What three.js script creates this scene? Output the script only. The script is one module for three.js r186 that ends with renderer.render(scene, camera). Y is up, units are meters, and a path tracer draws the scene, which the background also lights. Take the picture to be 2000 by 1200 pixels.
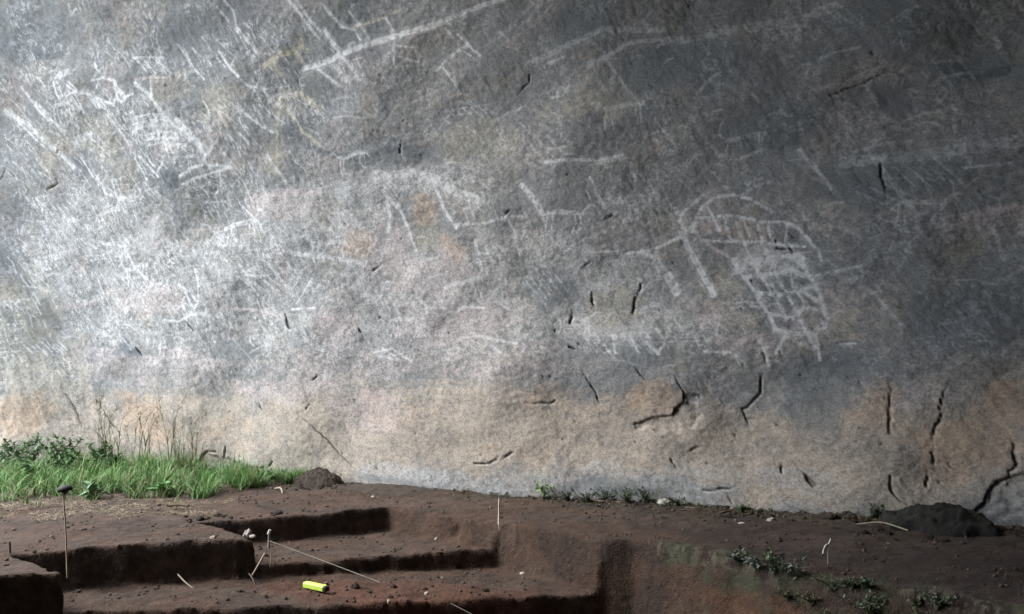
import * as THREE from 'three';
import { createNoise2D, createNoise3D, createNoise4D } from 'simplex-noise';
import { mergeGeometries } from 'three/addons/utils/BufferGeometryUtils.js';

// ---------------------------------------------------------------- camera, sky, sun, exposure
const scene = new THREE.Scene();
const EYE = 1.1;
const camera = new THREE.PerspectiveCamera(39.97, 2000 / 1200, 0.05, 400);
camera.position.set(0, EYE, 0);
camera.setViewOffset(2000, 1200, 0, -150, 2000, 1200);      // level lens shifted upwards
camera.updateProjectionMatrix();
const renderer = new THREE.WebGLRenderer({ antialias: true });
renderer.setSize(1024, 614);
renderer.toneMapping = THREE.LinearToneMapping;
renderer.toneMappingExposure = 3.4;
renderer.shadowMap.enabled = true;
renderer.shadowMap.type = THREE.PCFSoftShadowMap;

const clamp = (v, a, b) => Math.min(b, Math.max(a, v));
const sm = (a, b, t) => { t = clamp((t - a) / (b - a), 0, 1); return t * t * (3 - 2 * t); };
const mix = (a, b, t) => a + (b - a) * t;
const rng = (s) => () => { s |= 0; s = s + 0x6D2B79F5 | 0; let t = Math.imul(s ^ s >>> 15, 1 | s); t = t + Math.imul(t ^ t >>> 7, 61 | t) ^ t; return ((t ^ t >>> 14) >>> 0) / 4294967296; };
const R = rng(20240611);
const N2 = createNoise2D(rng(7)), N3 = createNoise3D(rng(11)), N4 = createNoise4D(rng(13));

{ // even overcast sky
  const w = 64, h = 32, d = new Float32Array(w * h * 4);
  for (let j = 0; j < h; j++) for (let i = 0; i < w; i++) {
    const el = Math.abs((j + .5) / h - .5) * 2, n = 1 + .06 * N2(i * .3, j * .3);
    const k = 1.95 * (.62 + .38 * el) * n, o = (j * w + i) * 4;
    d[o] = .9 * k; d[o + 1] = .98 * k; d[o + 2] = 1.1 * k; d[o + 3] = 1;
  }
  const t = new THREE.DataTexture(d, w, h, THREE.RGBAFormat, THREE.FloatType);
  t.mapping = THREE.EquirectangularReflectionMapping; t.magFilter = THREE.LinearFilter; t.wrapS = THREE.RepeatWrapping; t.needsUpdate = true;
  scene.background = t; scene.environment = t;
}
const sun = new THREE.DirectionalLight(0xfff8ee, 1.5);
{ const e = 49 * Math.PI / 180, a = new THREE.Vector3(-.999, 0, .03).normalize();
  sun.position.set(a.x * Math.cos(e), Math.sin(e), a.z * Math.cos(e)).multiplyScalar(30).add(new THREE.Vector3(-1, 1, -7)); }
sun.target.position.set(-1, 1, -7);
sun.castShadow = true; sun.shadow.radius = 54; sun.shadow.mapSize.set(2048, 2048);
Object.assign(sun.shadow.camera, { left: -12, right: 12, top: 12, bottom: -12, near: 1, far: 70 });
scene.add(sun, sun.target);

// ---------------------------------------------------------------- helpers
const used = {};
const numbered = (n) => { const k = used[n] = (used[n] ?? -1) + 1; return k ? `${n}_${String(k).padStart(3, '0')}` : n; };
function tag(o, label, category, group) { o.userData = { ...o.userData, label, category }; if (group) o.userData.group = group; return o; }
function mesh(name, geo, mat, parent = scene) {
  const m = new THREE.Mesh(geo, mat); m.name = parent === scene ? numbered(name) : name;
  m.castShadow = m.receiveShadow = true; parent.add(m); return m;
}
function group(name, x, y, z, turn = 0) { const g = new THREE.Group(); g.name = numbered(name); g.position.set(x, y, z); g.rotation.y = turn; scene.add(g); return g; }
const structure = (o, label) => { o.userData.kind = 'structure'; if (label) o.userData.label = label; return o; };
const V = (x, y, z) => new THREE.Vector3(x, y, z);
const rgb = (r, g, b) => new THREE.Color().setRGB(r, g, b);
const mat = (c, rough = .95, o = {}) => new THREE.MeshStandardMaterial({ color: c, roughness: rough, ...o });
const fbm2 = (x, y, o = 4) => { let s = 0, a = .5, f = 1; for (let i = 0; i < o; i++) { s += a * N2(x * f + i * 17.3, y * f - i * 9.1); a *= .5; f *= 2.03; } return s; };
const fbm3 = (x, y, z, o = 3) => { let s = 0, a = .5, f = 1; for (let i = 0; i < o; i++) { s += a * N3(x * f + i * 7.7, y * f, z * f - i * 3.1); a *= .5; f *= 2.05; } return s; };
function grainTexture(n, repeat, seed, fn) {   // tiling height texture
  const d = new Uint8Array(n * n * 4), h = new Float32Array(n * n); let lo = 9, hi = -9;
  for (let j = 0; j < n; j++) for (let i = 0; i < n; i++) { const v = fn(i / n, j / n, seed); h[j * n + i] = v; lo = Math.min(lo, v); hi = Math.max(hi, v); }
  for (let k = 0; k < n * n; k++) { const v = 255 * (h[k] - lo) / (hi - lo); d[k * 4] = d[k * 4 + 1] = d[k * 4 + 2] = v; d[k * 4 + 3] = 255; }
  const t = new THREE.DataTexture(d, n, n); t.wrapS = t.wrapT = THREE.RepeatWrapping; t.magFilter = THREE.LinearFilter; t.minFilter = THREE.LinearMipmapLinearFilter; t.generateMipmaps = true; t.repeat.set(repeat, repeat); t.needsUpdate = true; return t;
}
const torus = (u, v, f, s) => { const k = f / 6.2832, a = u * 6.2832, b = v * 6.2832; return N4(Math.cos(a) * k + s, Math.sin(a) * k, Math.cos(b) * k - s, Math.sin(b) * k); };

// ---------------------------------------------------------------- rock face: what is drawn, cracked and flaked on it (metres along x and up y)
const STROKES = [
["w",0.025,0.8800000000000001,-5.589,4.766,-5.553,4.637,-5.503,4.528],
["w",0.019,0.8250000000000001,-5.529,4.774,-5.469,4.608],
["w",0.025,0.8800000000000001,-5.503,4.528,-5.379,4.607,-5.239,4.621,-5.103,4.58,-4.994,4.532,-4.889,4.474,-4.731,4.414,-4.687,4.447],
["w",0.019,0.77,-5.318,4.588,-5.231,4.424],
["w",0.019,0.77,-5.263,4.58,-5.183,4.378],
["w",0.018,0.77,-5.092,4.556,-4.992,4.42],
["w",0.018,0.77,-5.038,4.549,-4.926,4.4],
["w",0.018,0.77,-4.959,4.516,-4.859,4.431],
["w",0.019,0.77,-5.373,4.707,-5.304,4.653,-5.239,4.621],
["w",0.019,0.66,-5.348,4.748,-5.236,4.632],
["w",0.024,0.8800000000000001,-4.924,4.876,-4.886,4.806,-4.806,4.709,-4.664,4.663,-4.629,4.566,-4.525,4.47,-4.419,4.483],
["w",0.024,0.66,-4.806,4.709,-4.982,4.712],
["w",0.018,0.55,-4.91,4.685,-4.955,4.615],
["w",0.03,0.77,-4.671,4.626,-4.652,4.432,-4.554,4.435],
["w",0.036,0.66,-4.658,4.57,-4.549,4.462],
["w",0.075,0.385,-5.532,4.83,-5.323,4.854],
["w",0.036,0.8250000000000001,-4.38,4.586,-4.218,4.456,-4.095,4.304,-3.938,4.12,-3.74,3.986,-3.578,3.845],
["w",0.053,0.66,-3.864,4.138,-3.704,3.992,-3.566,3.827,-3.537,3.685],
["w",0.024,0.55,-4.154,4.635,-4.169,4.396],
["p",0.024,0.55,-4.351,4.625,-3.911,4.591,-3.881,4.65],
["w",0.018,0.66,-4.84,4.316,-4.678,4.127,-4.572,3.961],
["p",0.025,0.49500000000000005,-4.868,3.89,-4.67,3.914,-4.545,3.94,-4.556,3.855],
["w",0.052,0.66,-6.493,4.591,-6.142,4.397,-5.927,4.192,-5.668,3.982,-5.486,3.811],
["w",0.026,0.55,-6.306,4.448,-6.086,4.259,-5.868,4.053],
["w",0.032,0.55,-6.129,4.803,-5.9,4.513,-5.754,4.406,-5.538,4.233],
["w",0.026,0.49500000000000005,-5.9,4.513,-5.696,4.282],
["w",0.038,0.49500000000000005,-5.922,4.602,-5.769,4.455],
["w",0.088,0.49500000000000005,-5.397,4.098,-5.145,4.144],
["w",0.018,0.6050000000000001,-4.506,4.213,-4.235,4.235,-4.019,4.218],
["w",0.018,0.6050000000000001,-4.462,4.152,-4.2,4.169,-3.978,4.147],
["w",0.018,0.6050000000000001,-4.419,4.09,-4.165,4.104,-3.936,4.076],
["w",0.018,0.6050000000000001,-4.375,4.028,-4.129,4.038,-3.894,4.005],
["w",0.018,0.6050000000000001,-4.33,3.967,-4.093,3.973,-3.852,3.933],
["w",0.018,0.6050000000000001,-4.286,3.905,-4.057,3.907,-3.81,3.861],
["w",0.018,0.55,-4.449,4.295,-4.271,3.965],
["w",0.018,0.55,-4.348,4.271,-4.164,3.93],
["w",0.018,0.55,-4.248,4.247,-4.059,3.896],
["w",0.018,0.55,-4.149,4.224,-3.954,3.861],
["w",0.018,0.55,-4.051,4.2,-3.849,3.826],
["w",0.133,0.275,-4.406,4.178,-4.068,3.942],
["w",0.017,0.66,-3.758,4.915,-3.607,4.673,-3.456,4.527],
["w",0.017,0.55,-3.713,4.893,-3.572,4.632],
["w",0.017,0.49500000000000005,-3.594,4.865,-3.487,4.758],
["w",0.017,0.44000000000000006,-3.435,4.942,-3.334,4.801],
["w",0.024,0.66,-4.495,3.791,-4.335,3.53],
["w",0.024,0.66,-4.419,3.794,-4.17,3.537],
["w",0.024,0.55,-4.094,3.701,-4.179,3.595],
["w",0.03,0.77,-3.857,3.522,-3.707,3.591,-3.529,3.617,-3.356,3.598,-3.188,3.558],
["w",0.024,0.77,-3.829,3.421,-3.681,3.475,-3.502,3.513,-3.222,3.562],
["w",0.018,0.6050000000000001,-3.717,3.479,-3.551,3.32,-3.413,3.289,-3.338,3.384,-3.343,3.508],
["w",0.024,0.55,-3.539,3.489,-3.476,3.397],
["w",0.023,0.44000000000000006,-3.188,3.558,-3.033,3.353,-2.942,3.177],
["w",0.023,0.44000000000000006,-3.308,3.77,-3.059,3.467],
["w",0.022,0.6050000000000001,-3.113,5.232,-3.0,5.118,-2.986,4.971,-2.763,4.681],
["w",0.022,0.55,-3.185,5.172,-3.075,5.033],
["w",0.023,0.77,-3.22,4.759,-3.098,4.564,-2.89,4.355,-2.701,4.318],
["w",0.017,0.6050000000000001,-3.266,4.705,-3.161,4.588],
["w",0.017,0.55,-3.098,4.564,-3.037,4.641],
["w",0.017,0.55,-2.991,4.932,-2.75,4.679],
["y",0.05,0.8250000000000001,-2.682,4.529,-2.487,4.61,-2.302,4.621,-2.22,4.667,-2.245,4.734],
["y",0.033,0.66,-2.586,4.555,-2.484,4.42],
["y",0.032,0.66,-2.262,4.591,-2.221,4.486],
["y",0.022,0.55,-2.221,4.657,-2.151,4.627],
["w",0.027,0.66,-2.348,5.13,-2.188,4.916,-2.059,4.748],
["w",0.027,0.6050000000000001,-2.248,5.113,-2.113,4.89,-1.992,4.766],
["w",0.042,0.77,-1.934,4.757,-1.865,4.651,-1.791,4.534],
["w",0.026,0.66,-1.935,4.992,-1.85,4.885,-1.759,4.776,-1.619,4.73,-1.557,4.626],
["y",0.026,0.55,-1.618,4.753,-1.337,4.777,-1.117,4.832],
["w",0.021,0.44000000000000006,-1.759,4.776,-1.561,4.768],
["w",0.054,0.792,-2.224,4.452,-1.923,4.476,-1.629,4.543,-1.346,4.579,-1.017,4.61,-0.752,4.649],
["w",0.045,0.55,-0.752,4.649,-0.393,4.71,-0.048,4.751],
["y",0.042,0.33,-1.458,4.564,-0.7,4.627],
["w",0.027,0.66,-1.802,4.545,-1.694,4.408,-1.585,4.271],
["w",0.022,0.55,-2.045,4.426,-1.808,4.229],
["w",0.048,0.44000000000000006,-1.839,4.415,-1.731,4.252],
["w",0.021,0.44000000000000006,-1.666,4.901,-1.508,4.689,-1.446,4.585],
["w",0.021,0.49500000000000005,-1.282,4.791,-1.179,4.627],
["w",0.026,0.55,-1.194,4.522,-1.19,4.318],
["w",0.021,0.49500000000000005,-1.184,4.507,-0.969,4.454,-0.929,4.317],
["w",0.021,0.44000000000000006,-1.16,4.399,-0.961,4.322],
["y",0.044,0.6050000000000001,-2.52,4.201,-2.27,4.218,-2.171,4.144,-2.04,4.004],
["y",0.028,0.55,-2.52,4.201,-2.576,3.844,-2.601,3.418],
["y",0.033,0.55,-2.493,4.146,-2.263,3.832,-2.056,3.666],
["y",0.056,0.385,-2.677,4.223,-2.526,4.125],
["w",0.028,0.55,-3.008,4.136,-2.824,3.991,-2.626,3.861],
["w",0.022,0.44000000000000006,-2.184,4.13,-2.06,3.961],
["w",0.03,0.7150000000000001,-0.751,4.22,-0.644,4.311,-0.437,4.417],
["w",0.02,0.66,-0.649,4.587,-0.574,4.493],
["w",0.02,0.66,-0.532,4.532,-0.437,4.417,-0.307,4.287],
["w",0.02,0.66,-0.473,4.358,-0.372,4.278],
["w",0.015,0.6050000000000001,-0.677,4.232,-0.606,4.128,-0.504,3.972],
["p",0.068,0.44000000000000006,-0.073,4.376,0.058,4.311],
["w",0.024,0.44000000000000006,-0.122,4.465,-0.049,4.386],
["w",0.019,0.49500000000000005,0.376,3.8,0.47,3.805,0.534,3.895],
["w",0.024,0.385,0.336,4.123,0.476,4.136],
["w",0.086,0.462,-1.419,3.241,-1.218,3.272,-1.023,3.266,-0.778,3.175,-0.565,3.028,-0.356,2.922],
["w",0.037,0.66,-1.309,3.012,-1.283,2.864,-1.296,2.707],
["w",0.027,0.7150000000000001,-1.196,2.97,-1.114,2.797,-0.994,2.485],
["w",0.032,0.55,-1.364,3.132,-1.196,2.934],
["w",0.031,0.55,-0.779,3.099,-0.674,2.836,-0.557,2.668],
["w",0.031,0.55,-0.568,2.689,-0.254,2.689,-0.075,2.733],
["w",0.02,0.55,-0.384,2.543,-0.332,2.398],
["w",0.02,0.6050000000000001,-0.075,2.758,0.015,2.602,0.075,2.35],
["w",0.05,0.55,0.099,3.025,0.222,2.867,0.315,2.675],
["w",0.029,0.55,0.294,3.21,0.531,3.201,0.763,3.168,1.009,3.188],
["w",0.033,0.55,1.067,3.136,1.122,2.96],
["w",0.029,0.49500000000000005,0.718,3.015,0.774,2.892,0.848,2.73],
["w",0.024,0.385,0.786,3.147,1.119,3.161],
["w",0.019,0.44000000000000006,0.536,2.39,0.769,2.339,0.973,2.334],
["w",0.028,0.6050000000000001,1.017,2.302,1.258,2.312,1.386,2.357,1.519,2.427],
["w",0.028,0.66,1.193,2.317,1.323,2.223,1.387,2.117,1.481,1.997],
["w",0.074,0.55,1.409,2.093,1.481,1.928],
["w",0.023,0.44000000000000006,1.302,2.216,1.345,2.074],
["w",0.046,0.9,1.511,2.451,1.574,2.309,1.645,2.168,1.711,2.028,1.768,1.889],
["w",0.032,0.55,1.475,2.68,1.51,2.541,1.552,2.447],
["w",0.026,0.7,1.552,2.47,1.625,2.544],
["w",0.026,0.48999999999999994,1.509,2.609,1.591,2.691,1.691,2.769],
["w",0.025,0.63,1.602,2.456,1.633,2.574,1.693,2.68,1.792,2.74,1.93,2.746,2.066,2.691,2.181,2.605],
["w",0.025,0.7,1.641,2.573,1.754,2.567,1.874,2.572,2.01,2.54,2.145,2.492,2.313,2.475,2.412,2.409,2.485,2.304],
["w",0.019,0.5599999999999999,2.485,2.304,2.55,2.205,2.572,2.119],
["p",0.025,0.7,1.626,2.463,1.696,2.367,1.797,2.286,1.925,2.192],
["w",0.03,0.77,1.925,2.192,1.988,2.076,2.043,1.975,2.112,1.839,2.188,1.66,2.24,1.558],
["w",0.025,0.77,1.684,2.368,1.797,2.358,1.993,2.349,2.166,2.316,2.333,2.275,2.45,2.248],
["w",0.02,0.7,1.774,2.565,1.828,2.444],
["w",0.02,0.7,1.854,2.552,1.907,2.37],
["w",0.02,0.7,1.953,2.52,2.001,2.362],
["w",0.02,0.7,2.011,2.514,2.078,2.342],
["w",0.02,0.7,2.115,2.46,2.169,2.325],
["w",0.02,0.7,2.19,2.453,2.23,2.298],
["w",0.019,0.7,2.324,2.456,2.326,2.276],
["w",0.02,0.7,1.713,2.678,1.774,2.582],
["w",0.025,0.7,2.013,2.339,2.08,2.136,2.187,1.931,2.255,1.797,2.322,1.641],
["w",0.025,0.7,2.154,2.304,2.216,2.103,2.299,1.924,2.38,1.725,2.446,1.538],
["w",0.02,0.63,2.187,1.997,2.244,1.884],
["w",0.019,0.63,2.335,2.159,2.373,1.92],
["w",0.029,0.77,2.407,2.196,2.473,2.041,2.524,1.927,2.567,1.759,2.599,1.643,2.574,1.567],
["w",0.019,0.63,2.38,1.919,2.438,1.787],
["w",0.045,0.63,1.944,2.19,2.11,2.164,2.334,2.189,2.437,2.151],
["w",0.04,0.7,2.015,2.03,2.187,2.04,2.372,2.057,2.481,1.998],
["w",0.079,0.35,1.995,2.12,2.39,2.112],
["w",0.03,0.77,2.093,1.88,2.262,1.853,2.409,1.887,2.538,1.926],
["w",0.029,0.77,2.188,1.704,2.355,1.653,2.446,1.735,2.588,1.703],
["w",0.034,0.84,2.233,1.558,2.355,1.523,2.5,1.527,2.574,1.601],
["w",0.024,0.5599999999999999,2.38,1.919,2.553,1.781],
["w",0.024,0.5599999999999999,2.3,1.512,2.244,1.361],
["w",0.029,0.7,2.453,1.529,2.51,1.399],
["w",0.024,0.5599999999999999,2.517,1.535,2.553,1.291],
["w",0.017,0.66,2.676,1.429,2.789,1.422],
["w",0.02,0.7,1.687,1.39,1.899,1.364],
["w",0.02,0.63,1.938,1.367,1.958,1.269],
["w",0.025,0.63,2.104,1.496,2.158,1.363],
["p",0.06,0.48999999999999994,1.958,1.465,2.066,1.506],
["w",0.02,0.48999999999999994,2.142,1.363,2.188,1.253],
["w",0.038,0.44000000000000006,2.392,3.056,2.503,2.903],
["w",0.021,0.33,2.503,2.903,2.631,2.7],
["w",0.024,0.49500000000000005,0.898,1.549,1.094,1.558],
["w",0.019,0.44000000000000006,0.929,1.553,0.952,1.386],
["w",0.023,0.55,1.226,1.484,1.316,1.37,1.372,1.461,1.388,1.517],
["w",0.019,0.44000000000000006,1.086,1.525,1.152,1.382],
["w",0.019,0.44000000000000006,0.77,1.581,0.952,1.338],
["w",0.031,0.66,-5.1,3.65,-4.989,3.44,-4.813,3.381,-4.569,3.329],
["w",0.025,0.77,-4.786,2.788,-4.604,2.528,-4.342,2.303],
["w",0.039,0.55,-5.304,2.9,-5.062,2.851,-4.786,2.788],
["p",0.04,0.55,-5.732,2.088,-5.475,2.11,-5.222,2.164,-5.055,2.252],
["p",0.026,0.55,-5.206,2.527,-5.069,2.316,-4.856,2.147],
["w",0.024,0.7150000000000001,-4.002,2.31,-3.785,2.16,-3.693,2.053,-3.789,1.918,-3.974,1.852,-4.183,1.871],
["w",0.024,0.55,-3.693,2.053,-3.673,2.274,-3.754,2.488],
["w",0.024,0.55,-3.858,2.193,-3.766,2.008],
["p",0.024,0.66,-3.393,1.981,-2.979,1.959,-2.547,1.85],
["w",0.023,0.66,-2.437,1.931,-2.163,1.926],
["p",0.046,0.49500000000000005,-3.022,3.184,-2.742,3.213,-2.356,3.187,-2.076,3.181],
["w",0.045,0.49500000000000005,-2.441,2.542,-2.001,2.473,-1.61,2.399],
["w",0.022,0.55,-1.466,1.437,-1.263,1.465,-1.053,1.334],
["w",0.022,0.55,-1.408,1.398,-1.206,1.357],
["w",0.022,0.49500000000000005,-1.379,1.478,-1.234,1.395],
["p",0.05,0.44000000000000006,-2.008,1.825,-1.836,1.697],
["w",0.026,0.49500000000000005,-0.678,1.752,-0.491,1.885,-0.281,1.866],
["p",0.026,0.44000000000000006,-0.624,1.828,-0.491,1.668],
["w",0.026,0.44000000000000006,-0.359,1.587,0.05,1.491],
["w",0.02,0.44000000000000006,-0.229,1.507,-0.101,1.403],
["w",0.022,0.44000000000000006,-2.192,2.252,-2.385,1.98],
["p",0.031,0.44000000000000006,-4.351,1.877,-4.585,1.728],
["w",0.028,0.44000000000000006,-2.718,3.648,-2.479,3.297],
["w",0.023,0.385,-3.079,3.133,-2.822,2.885],
["p",0.034,0.44000000000000006,2.485,3.51,2.659,3.53,2.907,3.6],
["w",0.054,0.22000000000000003,1.395,4.093,1.949,4.123,2.495,4.115],
["w",0.092,0.22000000000000003,2.713,2.903,3.204,2.894,3.795,2.914],
["p",0.055,0.275,3.431,2.342,3.637,2.396,3.807,2.432],
["w",0.027,0.33,3.639,2.3,3.714,2.043],
["w",0.02,0.275,2.828,3.518,2.934,3.321],
["w",0.023,0.33,0.839,4.085,1.155,3.594],
["w",0.038,0.275,0.706,4.019,1.057,4.155,1.477,4.12],
["w",0.023,0.275,1.286,3.442,1.458,3.219],
["w",0.027,0.275,1.785,3.108,1.943,3.043,2.133,3.102],
["w",0.024,0.35,2.517,1.996,2.828,2.057],
["w",0.025,0.275,2.897,1.845,3.094,1.548],
["w",0.02,0.275,3.453,2.748,3.771,2.757],
["w",0.048,0.24200000000000002,0.145,4.153,0.835,4.302,1.309,4.214],
["w",0.033,0.24200000000000002,2.88,2.951,3.183,2.43],
["k",0.039,0.5,-2.222,3.675,-1.969,3.573,-1.645,3.463],
["k",0.064,0.4,-1.528,3.486,-1.269,3.522,-0.883,3.412,-0.722,3.329],
["k",0.097,0.5,-4.243,3.694,-3.937,3.432],
["k",0.057,0.4,-5.515,3.893,-5.263,3.757],
["k",0.056,0.55,-5.838,5.177,-5.656,5.056,-5.396,5.049],
["k",0.063,0.6,3.381,3.523,3.503,3.442,3.677,3.432],
["k",0.119,0.35,-6.603,2.784,-6.282,2.39,-5.86,1.824],
["k",0.066,0.3,-6.298,2.084,-5.735,1.296],
["k",0.078,0.3,-6.511,2.077,-6.108,1.555],
["k",0.064,0.45,-4.863,1.558,-4.601,1.477],
["k",0.021,0.5,-0.526,2.564,-0.4,2.529],
["k",0.09,0.3,2.929,3.46,3.065,3.298],
["k",0.108,0.3,2.731,3.417,2.898,3.426],
["k",0.078,0.3,2.294,2.464,2.369,2.328],
["k",0.113,0.25,0.472,4.474,0.835,4.323],
["k",0.089,0.3,-0.445,4.54,-0.296,4.426],
["k",0.077,0.3,0.192,4.391,0.296,4.439],
["k",0.061,0.3,-0.86,4.516,-0.707,4.33],
["k",0.164,0.15,-2.401,4.537,-1.716,3.942],
["k",0.043,0.4,-1.421,0.108,-1.052,0.075,-0.777,0.013],
["k",0.087,0.35,0.531,0.134,0.853,0.176,1.373,0.084],
["k",0.054,0.3,-1.686,0.148,-1.392,0.083],
["k",0.076,0.35,0.807,0.094,1.117,0.086],
];
const CRACKS = [
[0.019,0.701,1.158,0.77,1.052,0.802,0.98,0.829,0.918],
[0.018,1.485,1.1,1.535,1.031,1.538,0.94,1.471,0.87,1.449,0.815,1.292,0.798,1.223,0.755,1.14,0.734],
[0.032,1.471,0.879,1.496,0.857],
[0.018,2.142,1.144,2.134,1.012,2.08,0.946,2.041,0.892,2.002,0.879,2.025,0.826,2.047,0.765],
[0.02,3.018,1.026,3.006,0.895,3.005,0.699],
[0.016,3.338,1.04,3.32,0.901],
[0.016,3.335,0.869,3.302,0.781,3.275,0.693],
[0.016,3.278,0.582,3.28,0.479],
[0.023,3.741,0.66,3.746,0.565,3.761,0.509,3.738,0.459,3.715,0.443,3.712,0.374],
[0.023,3.712,0.39,3.647,0.34,3.61,0.284,3.587,0.196,3.537,0.135,3.493,0.085],
[0.02,3.0,0.375,3.007,0.256,3.034,0.21,3.064,0.173],
[0.024,3.25,0.363,3.24,0.296],
[0.024,0.756,1.967,0.77,1.841],
[0.028,1.143,1.899,1.13,1.829,1.116,1.759],
[0.019,1.182,2.014,1.173,1.954],
[0.029,0.575,1.762,0.556,1.675],
[0.052,-2.541,1.878,-2.515,1.797,-2.476,1.716],
[0.044,0.546,1.451,0.593,1.431],
[0.019,0.622,1.488,0.64,1.469],
[0.024,-3.766,0.151,-3.66,0.191,-3.622,0.263,-3.546,0.313,-3.44,0.305],
[0.03,-3.317,0.38,-3.324,0.245],
[0.023,-3.191,0.222,-3.124,0.127],
[0.023,-2.724,0.161,-2.656,0.238],
[0.023,-2.856,0.156,-2.764,0.171],
[0.017,-2.285,0.705,-1.998,0.478,-1.872,0.34,-1.711,0.201],
[0.02,-0.382,0.31,-0.227,0.316,-0.151,0.359],
[0.02,-0.075,0.377,0.0,0.43],
[0.014,1.598,0.51,1.64,0.538],
[0.06,2.454,0.335,2.47,0.302,2.497,0.266],
[0.01,0.175,4.058,0.165,3.978,0.107,3.94],
[0.026,-1.145,3.548,-1.152,3.478],
[0.02,-6.576,3.896,-6.611,3.799,-6.653,3.753],
[0.026,-5.791,3.704,-5.758,3.639,-5.948,3.577],
[0.032,-5.701,4.034,-5.716,3.999],
[0.03,2.271,2.255,2.326,2.242],
[0.026,2.356,2.248,2.374,2.22],
[0.01,2.599,3.457,2.694,3.484,2.802,3.507,2.912,3.549],
[0.01,2.948,2.869,2.948,2.76,2.973,2.672],
[0.015,0.223,0.906,0.355,0.908,0.417,0.938],
[0.044,-4.632,1.541,-4.554,1.451],
[0.03,-3.856,1.818,-3.768,1.718],
[0.022,-1.644,1.703,-1.614,1.647],
[0.014,1.152,1.218,1.225,1.123],
[0.017,2.286,0.41,2.277,0.345],
[0.018,1.431,0.421,1.443,0.39],
[0.018,2.15,1.363,2.165,1.319],
[0.019,0.7,2.225,0.737,2.246],
[0.02,-0.025,2.793,-0.06,2.756],
[0.019,0.903,2.645,0.93,2.661],
[0.017,-2.224,0.875,-2.268,0.818],
[0.023,-2.875,0.868,-2.84,0.81],
[0.013,1.682,0.158,1.901,0.194],
[0.018,1.886,0.106,1.904,0.064],
[0.017,-2.132,1.184,-2.183,1.145],
[0.019,-5.632,0.971,-5.485,0.777,-5.381,0.573],
[0.019,-5.223,0.874,-5.008,0.622,-4.813,0.456],
[0.016,-1.405,2.343,-1.475,2.304],
];
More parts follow.
